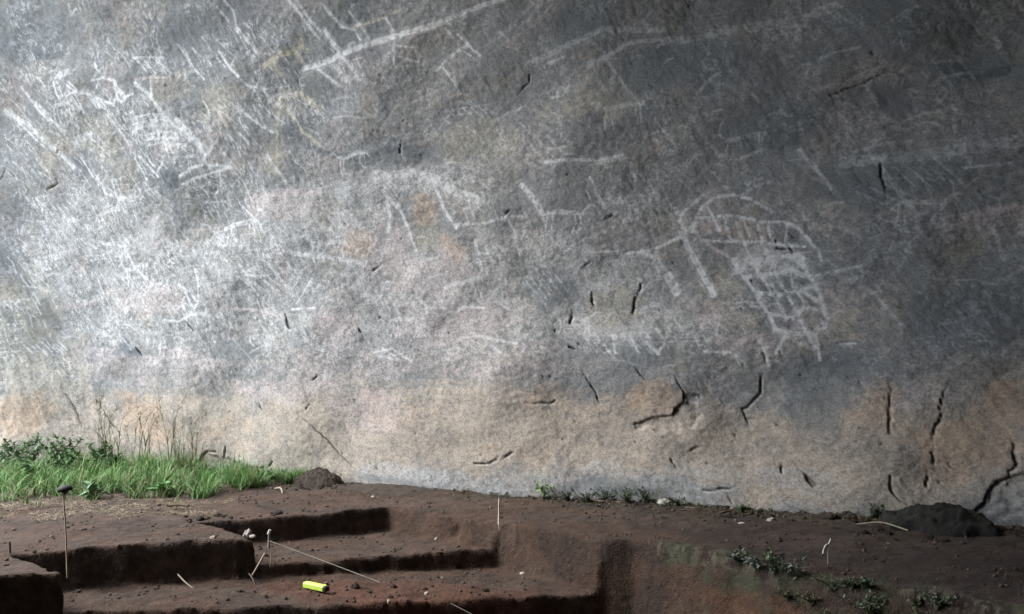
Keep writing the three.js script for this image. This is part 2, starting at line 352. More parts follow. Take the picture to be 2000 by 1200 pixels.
const PATCHES = [
["t",1,-5.703,0.466,1.141,0.602,0],
["t",1,-3.955,0.492,1.582,0.608,0],
["t",1,-1.938,0.546,1.44,0.581,0],
["t",1,-0.254,0.617,1.321,0.534,0],
["t",1,1.17,0.632,1.076,0.444,0],
["t",1,2.176,0.447,0.914,0.435,0],
["t",1,3.048,0.531,0.854,0.528,0],
["t",1,3.691,0.677,0.654,0.615,0],
["t",1,-7.612,0.372,1.324,0.728,0],
["o",0.8,-0.917,2.909,0.178,0.21,0.9],
["o",0.8,-0.595,2.487,0.238,0.114,0.3],
["o",0.8,1.281,0.96,0.289,0.168,0],
["o",0.8,2.961,0.915,0.144,0.238,0],
["o",0.8,3.712,0.908,0.327,0.192,0],
["o",0.8,-6.072,0.72,0.443,0.316,0],
["o",0.8,-4.494,0.663,0.562,0.25,0.5],
["o",0.8,3.424,0.588,0.354,0.315,0],
["o",0.8,-1.637,2.573,0.218,0.218,0],
["o",0.55,2.05,2.414,0.419,0.075,0.12],
["o",0.4,-3.24,0.511,0.707,0.236,0],
["o",0.4,-1.29,0.831,0.591,0.269,0],
["o",0.4,0.489,0.904,0.44,0.244,0],
["o",0.4,0.0,0.45,0.6,0.15,0],
["o",0.4,2.728,3.497,0.207,0.058,0],
["p",0.8,-1.287,2.548,0.375,0.268,0],
["p",0.8,-0.786,2.2,0.629,0.262,0],
["p",0.8,-4.348,2.094,0.559,0.248,0],
["p",0.8,-0.624,1.724,0.728,0.26,0],
["p",0.8,-2.617,3.091,0.512,0.171,0],
["p",0.8,1.8,1.73,0.27,0.158,0],
["p",0.8,2.035,1.454,0.265,0.111,0],
["p",0.8,-1.523,0.828,0.489,0.272,0],
["p",0.8,1.715,2.499,0.271,0.113,0],
["p",0.8,3.639,2.3,0.31,0.155,0],
["p",0.8,-1.946,1.712,0.334,0.222,0],
["p",0.8,-2.514,1.043,0.857,0.171,0],
["p",0.8,3.219,1.02,0.241,0.121,0],
["y",0.8,-6.311,1.816,0.586,0.846,0],
["y",0.8,-5.885,1.165,0.582,0.453,0],
["p",0.6,-4.352,1.318,1.616,0.261,0],
["p",0.6,-1.644,1.308,1.424,0.197,0],
["p",0.6,0.0,1.326,1.107,0.181,0],
["p",0.6,-6.023,1.036,0.769,0.256,0],
["w",0.75,-0.517,2.082,1.344,0.62,0],  // whitish wash; this set paints extra brightness into the wall's centre
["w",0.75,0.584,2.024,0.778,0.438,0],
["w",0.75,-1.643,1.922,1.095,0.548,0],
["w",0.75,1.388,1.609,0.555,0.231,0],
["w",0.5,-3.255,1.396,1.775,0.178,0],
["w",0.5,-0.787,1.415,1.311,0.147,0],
["y",0.7,-3.264,4.249,0.401,0.286,0],
["y",0.7,-2.369,4.13,0.275,0.22,0],
["y",0.7,-2.586,3.686,0.169,0.394,0],
["y",0.7,-4.958,4.075,0.465,0.279,0],
["y",0.7,1.997,1.677,0.177,0.133,0],
["y",0.7,2.762,1.56,0.117,0.142,0],
["y",0.7,1.8,1.955,0.225,0.202,0],
["y",0.7,-3.932,4.445,0.352,0.176,0],
["y",0.7,0.952,1.814,0.238,0.19,0],
["y",0.7,-0.892,2.726,0.21,0.315,0],
["y",0.7,3.524,2.157,0.196,0.117,0],
["y",0.7,-5.782,4.055,0.385,0.321,0],
["y",0.7,-0.302,3.467,0.453,0.252,0],
["y",0.7,0.846,3.686,0.376,0.188,0],
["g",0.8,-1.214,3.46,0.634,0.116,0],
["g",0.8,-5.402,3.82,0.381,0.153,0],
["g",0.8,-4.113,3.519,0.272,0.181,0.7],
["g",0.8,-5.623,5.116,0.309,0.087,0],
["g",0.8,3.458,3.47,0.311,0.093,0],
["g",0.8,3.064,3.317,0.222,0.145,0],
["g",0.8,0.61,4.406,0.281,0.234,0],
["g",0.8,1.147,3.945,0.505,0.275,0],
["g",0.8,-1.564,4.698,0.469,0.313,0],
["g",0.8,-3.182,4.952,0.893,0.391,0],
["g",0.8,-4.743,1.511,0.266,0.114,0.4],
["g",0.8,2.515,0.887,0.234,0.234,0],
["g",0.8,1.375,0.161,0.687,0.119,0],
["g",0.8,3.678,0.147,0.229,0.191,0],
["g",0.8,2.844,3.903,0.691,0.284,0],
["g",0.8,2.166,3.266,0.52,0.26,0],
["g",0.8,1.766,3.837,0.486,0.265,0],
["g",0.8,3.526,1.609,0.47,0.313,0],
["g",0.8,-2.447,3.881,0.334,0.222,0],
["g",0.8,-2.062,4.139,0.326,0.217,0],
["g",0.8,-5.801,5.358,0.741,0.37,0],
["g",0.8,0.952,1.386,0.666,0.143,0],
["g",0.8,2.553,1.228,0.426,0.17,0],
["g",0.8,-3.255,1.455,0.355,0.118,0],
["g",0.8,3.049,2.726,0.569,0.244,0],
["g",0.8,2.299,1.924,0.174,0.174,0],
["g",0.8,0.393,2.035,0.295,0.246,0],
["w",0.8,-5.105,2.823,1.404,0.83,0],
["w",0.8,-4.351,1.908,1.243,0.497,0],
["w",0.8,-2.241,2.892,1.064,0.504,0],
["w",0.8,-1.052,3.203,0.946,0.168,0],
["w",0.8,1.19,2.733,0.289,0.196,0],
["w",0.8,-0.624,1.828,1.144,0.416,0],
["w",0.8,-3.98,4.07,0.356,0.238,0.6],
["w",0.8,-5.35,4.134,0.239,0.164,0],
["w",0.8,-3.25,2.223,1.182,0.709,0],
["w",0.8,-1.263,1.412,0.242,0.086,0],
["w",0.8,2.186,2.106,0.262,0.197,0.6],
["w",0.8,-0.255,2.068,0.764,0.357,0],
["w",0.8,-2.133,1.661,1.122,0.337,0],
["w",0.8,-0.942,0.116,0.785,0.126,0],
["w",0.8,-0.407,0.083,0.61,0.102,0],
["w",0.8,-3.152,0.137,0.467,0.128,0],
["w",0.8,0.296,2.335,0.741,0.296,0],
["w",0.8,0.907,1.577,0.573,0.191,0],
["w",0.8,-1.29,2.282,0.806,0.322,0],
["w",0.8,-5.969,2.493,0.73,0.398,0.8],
["b",0.9,-3.079,0.054,0.552,0.163,0],
["b",0.9,-1.221,0.133,0.584,0.138,0],
["b",0.9,-0.511,0.103,0.665,0.123,0],
["b",0.9,0.39,0.15,0.682,0.127,0],
["b",0.9,1.418,0.231,0.595,0.156,0],
["b",0.9,3.71,0.206,0.228,0.228,0],
["b",0.9,2.392,0.31,0.299,0.103,0],
["b",0.9,0.945,0.297,0.425,0.066,0],
["b",0.9,3.656,0.034,0.229,0.114,0],
];
const SPALLS = [
[-3.766,0.151,-3.634,0.227,-3.546,0.313,-3.298,0.275,-3.089,0.226,-2.802,0.135,-2.483,0.028,-2.473,-0.164,-3.683,-0.237],
[3.712,0.374,3.647,0.34,3.61,0.284,3.587,0.196,3.537,0.135,3.486,0.077,3.644,-0.115,3.921,-0.084,3.957,0.428,3.765,0.434],
[1.14,0.734,1.28,0.798,1.449,0.815,1.538,0.94,1.535,1.031,1.678,0.964,1.635,0.737,1.342,0.66],
];

const zBase = (x) => -8.3 + .45 * x + (x > 0 ? .02 * x * x : 0);
function wallOffset(x, y) {
  const k = clamp(1.25 - .09 * x, .75, 1.7);
  let o = .032 * k * Math.max(0, y - 1.7) ** 2;
  if (y < 1.25) o += .07 * (1.25 - y) ** 2;
  o += .75 * sm(-.05, 1.2, -((x + 6.0) * .923 + (y - 2.65) * .385));
  return o;
}
const wallZ = (x, y) => zBase(x) + wallOffset(x, y);

const TX0 = -6.8, TX1 = 4.4, TY0 = -.5, TY1 = 5.8, TW = 2048, TH = 1152;
const tpx = (x) => (x - TX0) / (TX1 - TX0) * TW, tpy = (y) => (TY1 - y) / (TY1 - TY0) * TH, PPM = TW / (TX1 - TX0);
function drawMask(paint, blur) {
  const c = document.createElement('canvas'); c.width = TW; c.height = TH; const g = c.getContext('2d');
  g.fillStyle = '#000'; g.fillRect(0, 0, TW, TH); g.lineCap = g.lineJoin = 'round'; if (blur) g.filter = `blur(${blur}px)`;
  paint(g);
  const d = g.getImageData(0, 0, TW, TH).data, o = new Float32Array(TW * TH);
  for (let i = 0; i < o.length; i++) o[i] = d[i * 4] / 255;
  return o;
}
function strokeLine(g, pts, width, jitter = 0, r = R) {
  g.lineWidth = Math.max(1.2, width * PPM); g.beginPath();
  for (let i = 0; i < pts.length; i += 2) {
    const a = tpx(pts[i]) + (r() - .5) * jitter, b = tpy(pts[i + 1]) + (r() - .5) * jitter;
    i ? g.lineTo(a, b) : g.moveTo(a, b);
  }
  g.stroke();
}
const paintKind = (kind) => drawMask((g) => {
  for (const [k, w, a, ...p] of STROKES) if (k === kind) { g.strokeStyle = `rgba(255,255,255,${a})`; strokeLine(g, p, w * (k === 'k' ? 1.2 : 1.02), 2.2); g.strokeStyle = `rgba(255,255,255,${a * .22})`; strokeLine(g, p, w * 2.1, 6); }
  if (kind === 'k') { const r = rng(53);
    for (let i = 0; i < 520; i++) { const left = r() < .7, x = left ? mix(-6.7, -2.2, r()) : mix(-2.4, 4.3, r()), y = mix(1.4, 5.2, r()), L = mix(.05, .4, r() * r()), q = -.95 + (r() - .5) * .4; g.strokeStyle = `rgba(255,255,255,${mix(.08, .4, r())})`; strokeLine(g, [x, y, x + L * Math.cos(q), y + L * Math.sin(q)], mix(.008, .04, r() * r())); } }
  if (kind === 'w') {                                            // the many faint slanting scratches
    const r = rng(51);
    for (let i = 0; i < 1500; i++) {
      const left = r() < .68, x = left ? mix(-6.6, -2.4, r()) : mix(-2.6, 4.2, r()), y = left ? mix(1.6, 5.0, Math.pow(r(), .8)) : mix(1.3, 4.4, r());
      if (N2(x * .9 + 3, y * .9) + .5 * N2(x * 2.5, y * 2.5) < (r() - .5) * .9) continue;
      const L = mix(.06, left ? .5 : .26, r() * r()), q = -.92 + (r() - .5) * .6, st = left ? mix(.12, .6, r()) : mix(.06, .28, r());
      g.strokeStyle = `rgba(255,255,255,${st})`;
      strokeLine(g, [x, y, x + L * .5 * Math.cos(q) + (r() - .5) * .05, y + L * .5 * Math.sin(q) + (r() - .5) * .04, x + L * Math.cos(q), y + L * Math.sin(q) * 1.05], mix(.008, .03, r() * r()));
    }
    for (const [x, y, k, a] of [[-4.3, 4.1, .36, .5], [-3.6, 3.7, .3, .45], [-5.0, 3.2, .34, .5], [-2.5, 4.2, .36, .42], [-1.7, 3.5, .32, .42], [-3.1, 2.9, .42, .5], [-4.6, 2.5, .36, .5], [-2.0, 2.6, .4, .45], [-.5, 2.1, .36, .45], [.5, 2.7, .34, .45], [-1.1, 1.75, .34, .45], [.6, 1.7, .3, .45], [1.0, 3.6, .34, .3], [2.0, 3.2, .3, .28], [-3.7, 1.9, .36, .45], [3.2, 2.5, .3, .3], [-5.5, 4.5, .34, .4]]) {
      g.strokeStyle = `rgba(255,255,255,${a})`; const f = r() < .5 ? -1 : 1, t = (r() - .5) * .5, at = (u, v) => [x + (u * Math.cos(t) - v * Math.sin(t)) * k * f, y + (u * Math.sin(t) + v * Math.cos(t)) * k];   // long-legged horned beasts
      const bar = (w, ...q) => strokeLine(g, q.flatMap(([u, v]) => at(u, v)), w * k, 1.5);
      bar(.13, [-.5, .02], [-.2, .07], [.15, .06], [.45, .1]); bar(.07, [.45, .1], [.62, .32], [.75, .3]); bar(.035, [.62, .34], [.58, .55], [.45, .68]); bar(.05, [-.5, .03], [-.62, -.15]);
      for (const u of [-.46, -.34, .28, .42]) bar(.05, [u, .02], [u + .04 + (r() - .5) * .08, -.22], [u + .02 + (r() - .5) * .12, -.46]);
    }
    for (let i = 0; i < 110; i++) {                               // clusters of parallel bars, some crossed
      const x = mix(-6.6, 4.2, Math.pow(r(), 1.25)), y = mix(1.45, 4.9, r()), q = -.95 + (r() - .5) * .7, n = 2 + (r() * 5 | 0), gap = mix(.035, .08, r()), L = mix(.08, .4, r()), a = mix(.15, .5, r()) * (x < -1 ? 1 : .65), w = mix(.008, .022, r());
      g.strokeStyle = `rgba(255,255,255,${a})`;
      for (let k = 0; k < n; k++) { const bx = x + k * gap * 1.2, by = y + k * gap * (r() - .3) * .6, l = L * mix(.6, 1.1, r()); strokeLine(g, [bx, by, bx + l * .5 * Math.cos(q) + (r() - .5) * .03, by + l * .5 * Math.sin(q), bx + l * Math.cos(q), by + l * Math.sin(q)], w); }
      if (r() < .55) strokeLine(g, [x - .03, y + .01, x + n * gap * .6, y + .03 * (r() - .2), x + n * gap * 1.25, y + (r() - .5) * .08], w * 1.3);
      if (r() < .3) strokeLine(g, [x + L * .4 * Math.cos(q), y + L * .5 * Math.sin(q), x + n * gap + L * .4 * Math.cos(q), y + L * .45 * Math.sin(q)], w);
    }
    for (let i = 0; i < 420; i++) {
      const x = mix(-6.6, 4.2, r()), y = mix(1.2, 4.9, r()), q = (r() - .5) * 1.2 + (r() < .5 ? 0 : .25), L = mix(.08, .5, r() * r());
      g.strokeStyle = `rgba(255,255,255,${mix(.06, .28, r())})`;
      strokeLine(g, [x, y, x + L * .5 * Math.cos(q), y + L * .5 * Math.sin(q) + .02, x + L * Math.cos(q), y + L * Math.sin(q)], mix(.008, .03, r()));
    }
  }
});
const maskW = paintKind('w'), maskY = paintKind('y'), maskP = paintKind('p'), maskK = paintKind('k');
const maskC = drawMask((g) => {
  const r = rng(77);
  for (const [w, ...p] of CRACKS) { g.strokeStyle = '#fff';
    const q = [];                                                 // crooked between the traced points
    for (let i = 0; i + 3 < p.length; i += 2) { const L = Math.hypot(p[i + 2] - p[i], p[i + 3] - p[i + 1]), n = Math.max(1, Math.round(L / .035));
      for (let k = 0; k < n; k++) q.push(mix(p[i], p[i + 2], k / n) + (k ? (r() - .5) * .014 : 0), mix(p[i + 1], p[i + 3], k / n) + (k ? (r() - .5) * .014 : 0)); }
    q.push(p.at(-2), p.at(-1));
    for (let i = 0; i + 3 < q.length; i += 2) strokeLine(g, q.slice(i, i + 4), w * mix(.3, .55, r()) * (.12 + 1.25 * Math.sin(Math.PI * clamp((i + 1) / q.length, .04, .96))));
  }
  for (const [w, ...p] of CRACKS) if (p.length > 4 || w < .03) for (const end of p.length > 8 ? [0, 1, 2] : [r() < .5 ? 0 : 1]) {   // hairlines that run on from the ends and branch off
    const n = p.length, [ax, ay, bx, by] = end === 0 ? [p[2], p[3], p[0], p[1]] : [p[n - 4], p[n - 3], p[n - 2], p[n - 1]], q0 = Math.atan2(by - ay, bx - ax) + (end === 2 ? (r() < .5 ? .9 : -.9) : 0); let x = end === 2 ? (ax + bx) / 2 : bx, y = end === 2 ? (ay + by) / 2 : by, q = q0;
    const steps = 2 + (r() * 4 | 0); for (let k = 0; k < steps; k++) { q = q0 + (r() - .5) * 1.3; const L = mix(.012, .035, r()), nx = x + Math.cos(q) * L, ny = y + Math.sin(q) * L; g.strokeStyle = `rgba(255,255,255,${.55 * (1 - k / steps)})`; strokeLine(g, [x, y, nx, ny], .006 * (1 - k / steps)); x = nx; y = ny; }
  }
  for (let i = 0; i < 380; i++) {                                 // small pits and chips
    const x = mix(-6.7, 4.3, r()), y = mix(.1, 5.4, Math.pow(r(), 1.3)), s = mix(.004, .014, r() * r() * r()), q = -1.2 + (r() - .5);
    g.strokeStyle = `rgba(255,255,255,${mix(.35, .95, r())})`;
    strokeLine(g, [x, y, x + Math.cos(q) * s * 1.8, y + Math.sin(q) * s * 1.8], s);
  }
});
const maskS = drawMask((g) => { g.fillStyle = '#fff'; for (const p of SPALLS) { g.beginPath(); for (let i = 0; i < p.length; i += 2) g.lineTo(tpx(p[i]), tpy(p[i + 1])); g.fill(); } });
const sample = (m, x, y) => { const a = clamp(tpx(x) - .5, 0, TW - 1.001), b = clamp(tpy(y) - .5, 0, TH - 1.001), i = a | 0, j = b | 0, fx = a - i, fy = b - j, o = j * TW + i;
  return mix(mix(m[o], m[o + 1], fx), mix(m[o + TW], m[o + TW + 1], fx), fy); };

function rockTexture() {
  const d = new Uint8Array(TW * TH * 4), lin2s = (v) => 255 * (v <= .0031308 ? 12.92 * v : 1.055 * Math.pow(v, 1 / 2.4) - .055);
  const kinds = ['t', 'o', 'p', 'y', 'g', 'w', 'b'], per = kinds.map((k) => PATCHES.filter((p) => p[0] === k).map((p) => [...p, Math.cos(p[6]), Math.sin(p[6])]));
  const GW = 512, GH = 288, grids = kinds.map(() => new Float32Array(GW * GH));
  for (let j = 0; j < GH; j++) for (let i = 0; i < GW; i++) {      // patch strengths on a coarse grid, with ragged outlines
    let x = mix(TX0, TX1, i / (GW - 1)), y = mix(TY1, TY0, j / (GH - 1));
    const wx = x + .16 * fbm2(x * 2.2, y * 2.2, 4), wy = y + .13 * fbm2(x * 2.2 + 40, y * 2.2, 4);
    kinds.forEach((k, q) => { let m = 0;
      for (const [, a, cx, cy, rx, ry, , co, si] of per[q]) { const dx = wx - cx, dy = -(wy - cy), u = (dx * co + dy * si) / rx, v = (-dx * si + dy * co) / ry, e = Math.hypot(u, v); if (e < 1.35) m = Math.max(m, a * sm(1.35, .55, e)); }
      grids[q][j * GW + i] = m; });
  }
  const gs = (q, i, j) => { const a = i / (TW - 1) * (GW - 1.001), b = j / (TH - 1) * (GH - 1.001), x = a | 0, y = b | 0, fx = a - x, fy = b - y, G = grids[q], o = y * GW + x; return mix(mix(G[o], G[o + 1], fx), mix(G[o + GW], G[o + GW + 1], fx), fy); };
  const r = rng(5);
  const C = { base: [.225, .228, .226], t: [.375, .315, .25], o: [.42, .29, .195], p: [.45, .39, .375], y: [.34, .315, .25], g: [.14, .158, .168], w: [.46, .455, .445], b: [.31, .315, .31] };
  const wPaint = [.60, .60, .595], yPaint = [.55, .50, .37], pPaint = [.58, .50, .48], kPaint = [.10, .115, .125];
  for (let j = 0; j < TH; j++) for (let i = 0; i < TW; i++) {
    const x = mix(TX0, TX1, i / TW), y = mix(TY1, TY0, j / TH), o = j * TW + i;
    const big = N2(x * .9, y * .9), mid = N2(x * 3.1 + 5, y * 3.1), sl = N2((x * .84 + y * .54) * 9, (-x * .54 + y * .84) * 2.6), f1 = N2(x * 11, y * 11 + 3), f2 = N2(x * 27 + 8, y * 27), f3 = N2(x * 60, y * 60 + 9), f4 = r() - .5;
    const grain = .65 * f2 + .8 * f3 + .7 * f4, ragged = .35 * mid + .3 * f1 + .25 * f2 + .3 * f3;
    let c0 = C.base[0], c1 = C.base[1], c2 = C.base[2];
    const lay = (c, m) => { c0 += (c[0] - c0) * m; c1 += (c[1] - c1) * m; c2 += (c[2] - c2) * m; };
    const amt = (m, gain = 1) => m <= 0 ? 0 : gain * sm(.2, .95, m + .42 * ragged * Math.min(1, m * 3));
    lay(C.g, .5 * sm(.05, .8, .5 * big + .5 * mid + .4 * f1)); lay(C.p, .3 * sm(.25, .8, N2(x * 1.1 + 90, y * 1.1) + .5 * f1)); lay(C.t, .3 * sm(.3, .85, N2(x * 1.4 + 120, y * 1.4) + .5 * f1));
    lay(C.y, .22 * sm(.2, .9, N2(x * 1.7 + 30, y * 1.7) + .4 * f1));
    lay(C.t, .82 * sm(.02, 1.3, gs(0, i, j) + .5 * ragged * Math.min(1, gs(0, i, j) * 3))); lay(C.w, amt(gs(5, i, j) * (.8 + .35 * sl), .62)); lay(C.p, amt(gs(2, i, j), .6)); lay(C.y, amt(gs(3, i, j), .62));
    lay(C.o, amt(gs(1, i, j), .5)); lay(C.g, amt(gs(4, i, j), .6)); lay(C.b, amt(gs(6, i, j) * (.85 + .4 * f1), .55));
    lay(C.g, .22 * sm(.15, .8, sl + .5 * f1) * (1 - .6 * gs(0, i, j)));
    const lf = sm(-.5, -3.5, x), wa = .13 * N2(x * 1.1 + 60, y * 1.1) + .05 * N2(x * 3.3, y * 3.3 + 60), xa = x + wa, ya = y + .8 * wa, s2 = N2((xa * .82 + ya * .57) * 22, (-xa * .57 + ya * .82) * 7.5 + 11), s3 = N2((xa * .9 + ya * .43) * 13 + 5, (-xa * .43 + ya * .9) * 4.2), pat = sm(-.35, .5, N2(x * 1.3 + 80, y * 1.3) + .3 * mid), up = sm(.9, 1.5, y);
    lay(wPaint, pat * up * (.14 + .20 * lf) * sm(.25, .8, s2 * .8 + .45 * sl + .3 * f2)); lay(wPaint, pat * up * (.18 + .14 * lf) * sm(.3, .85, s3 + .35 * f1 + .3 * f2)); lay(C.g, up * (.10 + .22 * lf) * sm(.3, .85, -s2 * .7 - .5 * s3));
    const f5 = N2(x * 105, y * 105 + 2), k = 1 + .10 * mid + .10 * f1 + .33 * grain + .16 * f5; c0 *= k; c1 *= k; c2 *= k;
    const speck = sm(.62, .95, .6 * f2 + .6 * f3 + .35 * f4); lay([.09, .09, .09], .42 * speck);
    lay([.6, .6, .6], .22 * sm(.55, .9, -.5 * f2 - .6 * f3 + .5 * f4));
    const wear = clamp(.88 + .5 * f1 + .4 * f2 + .3 * f3 + .3 * f4, 0, 1.25);
    if (maskK[o]) lay(kPaint, clamp(maskK[o] * wear, 0, 1)); if (maskY[o]) lay(yPaint, clamp(maskY[o] * wear * .85, 0, .9)); if (maskP[o]) lay(pPaint, clamp(maskP[o] * wear * .8, 0, .9)); if (maskW[o]) lay(wPaint, clamp(maskW[o] * wear * 1.15, 0, .95));
    if (maskC[o]) lay([.07, .06, .052], .7 * maskC[o]);
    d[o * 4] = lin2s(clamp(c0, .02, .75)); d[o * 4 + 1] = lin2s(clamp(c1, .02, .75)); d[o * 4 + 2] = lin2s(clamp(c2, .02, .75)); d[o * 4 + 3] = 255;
  }
  // rows were computed from the top down; a DataTexture starts at the bottom
  const f = new Uint8Array(d.length); for (let j = 0; j < TH; j++) f.set(d.subarray((TH - 1 - j) * TW * 4, (TH - j) * TW * 4), j * TW * 4);
  const t = new THREE.DataTexture(f, TW, TH); t.colorSpace = THREE.SRGBColorSpace; t.wrapS = t.wrapT = THREE.MirroredRepeatWrapping; t.magFilter = THREE.LinearFilter; t.minFilter = THREE.LinearMipmapLinearFilter; t.generateMipmaps = true; t.needsUpdate = true; return t;
}
const rockGrain = grainTexture(1024, 1, 3, (u, v, s) => .5 * torus(u, v, 26, s) + .5 * torus(u, v, 60, s + 2) + .42 * torus(u, v, 120, s + 5) + .25 * torus(u, v, 240, s + 9));
rockGrain.repeat.set((TX1 - TX0) / 1.9, (TY1 - TY0) / 1.9);
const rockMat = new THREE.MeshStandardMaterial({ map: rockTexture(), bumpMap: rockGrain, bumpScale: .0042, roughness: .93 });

function wallRelief(x, y) {
  const q = (x * .84 + y * .54), p = (-x * .54 + y * .84), left = sm(-1, -4, x);
  let h = .06 * N2(x * .55, y * .6) + .012 * N2(x * 1.5 + 9, y * 1.7) + .0035 * N2(x * 4.2, y * 4.6 + 4) + .0024 * N2(x * 11, y * 11) + .0016 * N2(x * 26, y * 26 + 7);
  h += (.003 + .006 * left) * N2(q * 7, p * 1.8 + 20) + (.0015 + .003 * left) * N2(q * 18, p * 5);       // slanting ribs
  h += .008 * sm(1.15, 1.35, y + .08 * N2(x * 1.3, 3)) * sm(2.2, 1.4, y) * .8;                            // faint ledge above the tan band
  if (x > TX0 && x < TX1 && y > TY0 && y < TY1) {
    const c = sample(maskC, x, y), s = sample(maskS, x + .05 * N2(x * 5, y * 5) + .015 * N2(x * 17, y * 17), y + .05 * N2(x * 5 + 30, y * 5));
    h -= .03 * c + .022 * s * (1 + .4 * N2(x * 9, y * 9)); h -= .003 * sample(maskW, x, y);
  }
  return h;
}
function buildRockFace() {
  const xs = [], ys = [];
  for (let x = -14; x < -6.9; x += .2) xs.push(x); for (let x = -6.9; x < 4.4; x += .0118) xs.push(x); for (let x = 4.4; x <= 10; x += .15) xs.push(x);
  for (let y = -.7; y < -.12; y += .1) ys.push(y); for (let y = -.12; y < 5.75; y += .0122) ys.push(y); for (let y = 5.75; y <= 6.8; y += .12) ys.push(y); ys.push(6.9);
  const nx = xs.length, ny = ys.length, P = new Float32Array(nx * ny * 3), U = new Float32Array(nx * ny * 2), I = new Uint32Array((nx - 1) * (ny - 1) * 6);
  for (let j = 0; j < ny; j++) for (let i = 0; i < nx; i++) {
    const x = xs[i], y = ys[j], o = j * nx + i;
    P[o * 3] = x; P[o * 3 + 1] = y; P[o * 3 + 2] = j === ny - 1 ? zBase(x) - .8 : wallZ(x, y) + wallRelief(x, y);
    U[o * 2] = (x - TX0) / (TX1 - TX0); U[o * 2 + 1] = (y - TY0) / (TY1 - TY0);
  }
  let k = 0; for (let j = 0; j < ny - 1; j++) for (let i = 0; i < nx - 1; i++) { const a = j * nx + i, b = a + nx; I[k++] = a; I[k++] = a + 1; I[k++] = b; I[k++] = b; I[k++] = a + 1; I[k++] = b + 1; }
  const g = new THREE.BufferGeometry(); g.setAttribute('position', new THREE.BufferAttribute(P, 3)); g.setAttribute('uv', new THREE.BufferAttribute(U, 2)); g.setIndex(new THREE.BufferAttribute(I, 1)); g.computeVertexNormals();
  return g;
}
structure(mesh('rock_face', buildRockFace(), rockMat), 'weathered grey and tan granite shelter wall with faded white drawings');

// rock behind the face, plus unseen roof and side wall added to block light
const dullRock = new THREE.MeshStandardMaterial({ color: rgb(.17, .165, .16), bumpMap: rockGrain.clone(), bumpScale: .02, roughness: .95 });
dullRock.bumpMap.repeat.set(.5, .5);
function slab(path, t, y0, y1) {      // thick wall along a path of [x, z]
  const c = new THREE.CatmullRomCurve3(path.map(([x, z]) => V(x, 0, z))), n = 70, m = 22, P = [], U = [], I = [];
  const pts = c.getSpacedPoints(n);
  for (const side of [0, 1]) for (let j = 0; j <= m; j++) for (let i = 0; i <= n; i++) {
    const a = pts[Math.max(0, i - 1)], b = pts[Math.min(n, i + 1)], tx = b.x - a.x, tz = b.z - a.z, L = Math.hypot(tx, tz), y = mix(y0, y1, j / m);
    const d = (side ? t : 0) + (side ? 0 : -.5 * fbm3(pts[i].x * .5, y * .6, pts[i].z * .5, 4)) - (side ? 0 : .5 * sm(3, 7, y));
    P.push(pts[i].x - tz / L * d, y, pts[i].z + tx / L * d); U.push(i / n * 10, j / m * 4);
  }
  const S = (n + 1) * (m + 1), id = (s, j, i) => s * S + j * (n + 1) + i;
  for (let j = 0; j < m; j++) for (let i = 0; i < n; i++) { I.push(id(0, j, i), id(0, j + 1, i), id(0, j, i + 1), id(0, j + 1, i), id(0, j + 1, i + 1), id(0, j, i + 1)); I.push(id(1, j, i), id(1, j, i + 1), id(1, j + 1, i), id(1, j + 1, i), id(1, j, i + 1), id(1, j + 1, i + 1)); }
  for (let i = 0; i < n; i++) I.push(id(0, m, i), id(1, m, i), id(0, m, i + 1), id(1, m, i), id(1, m, i + 1), id(0, m, i + 1));
  for (let j = 0; j < m; j++) for (const e of [0, n]) I.push(id(0, j, e), id(1, j, e), id(0, j + 1, e), id(1, j, e), id(1, j + 1, e), id(0, j + 1, e));
  const g = new THREE.BufferGeometry(); g.setAttribute('position', new THREE.Float32BufferAttribute(P, 3)); g.setAttribute('uv', new THREE.Float32BufferAttribute(U, 2)); g.setIndex(I); g.computeVertexNormals(); return g;
}
structure(mesh('cliff', slab([-14, -10, -6, -2, 2, 6, 10].map((x) => [x, zBase(x) - .75]).reverse(), 3.5, -1, 9), dullRock));
structure(mesh('added_side_wall', slab([[9.2, -4.2], [8.6, -1], [7.6, 2.4], [5, 5], [1, 6.2], [-3.4, 5.6], [-6, 3], [-7, 0], [-7.4, -2.6]], 1.2, -1, 7.2), dullRock));  // unseen wall, added to keep light off the pit faces
{ // added unseen roof slab, its left edge shaped to shade wall and soil
  const g = new THREE.BoxGeometry(1, 1, 1, 60, 6, 60), p = g.attributes.position, ROOF_EDGE = -1.5;
  for (let i = 0; i < p.count; i++) {
    const u = p.getX(i) + .5, v = p.getY(i) + .5, w = p.getZ(i) + .5, z = mix(-12.5, 7.4, w), edge = ROOF_EDGE - 3.0 * sm(-8.3, -6.0, z) - .02 * (z + 7) + .4 * fbm2(z * .35, 4, 3);
    const x = mix(edge, 10.2, u), low = 6.0 - .16 * Math.max(0, x) * .6 + .35 * fbm2(x * .4, z * .4, 4) + .35 * sm(.12, 0, u);
    p.setXYZ(i, x, mix(low, 8.2 + .4 * fbm2(x * .3, z * .3 + 9, 3), v), z);
  }
  g.computeVertexNormals(); structure(mesh('added_shelter_roof', g, dullRock));
}

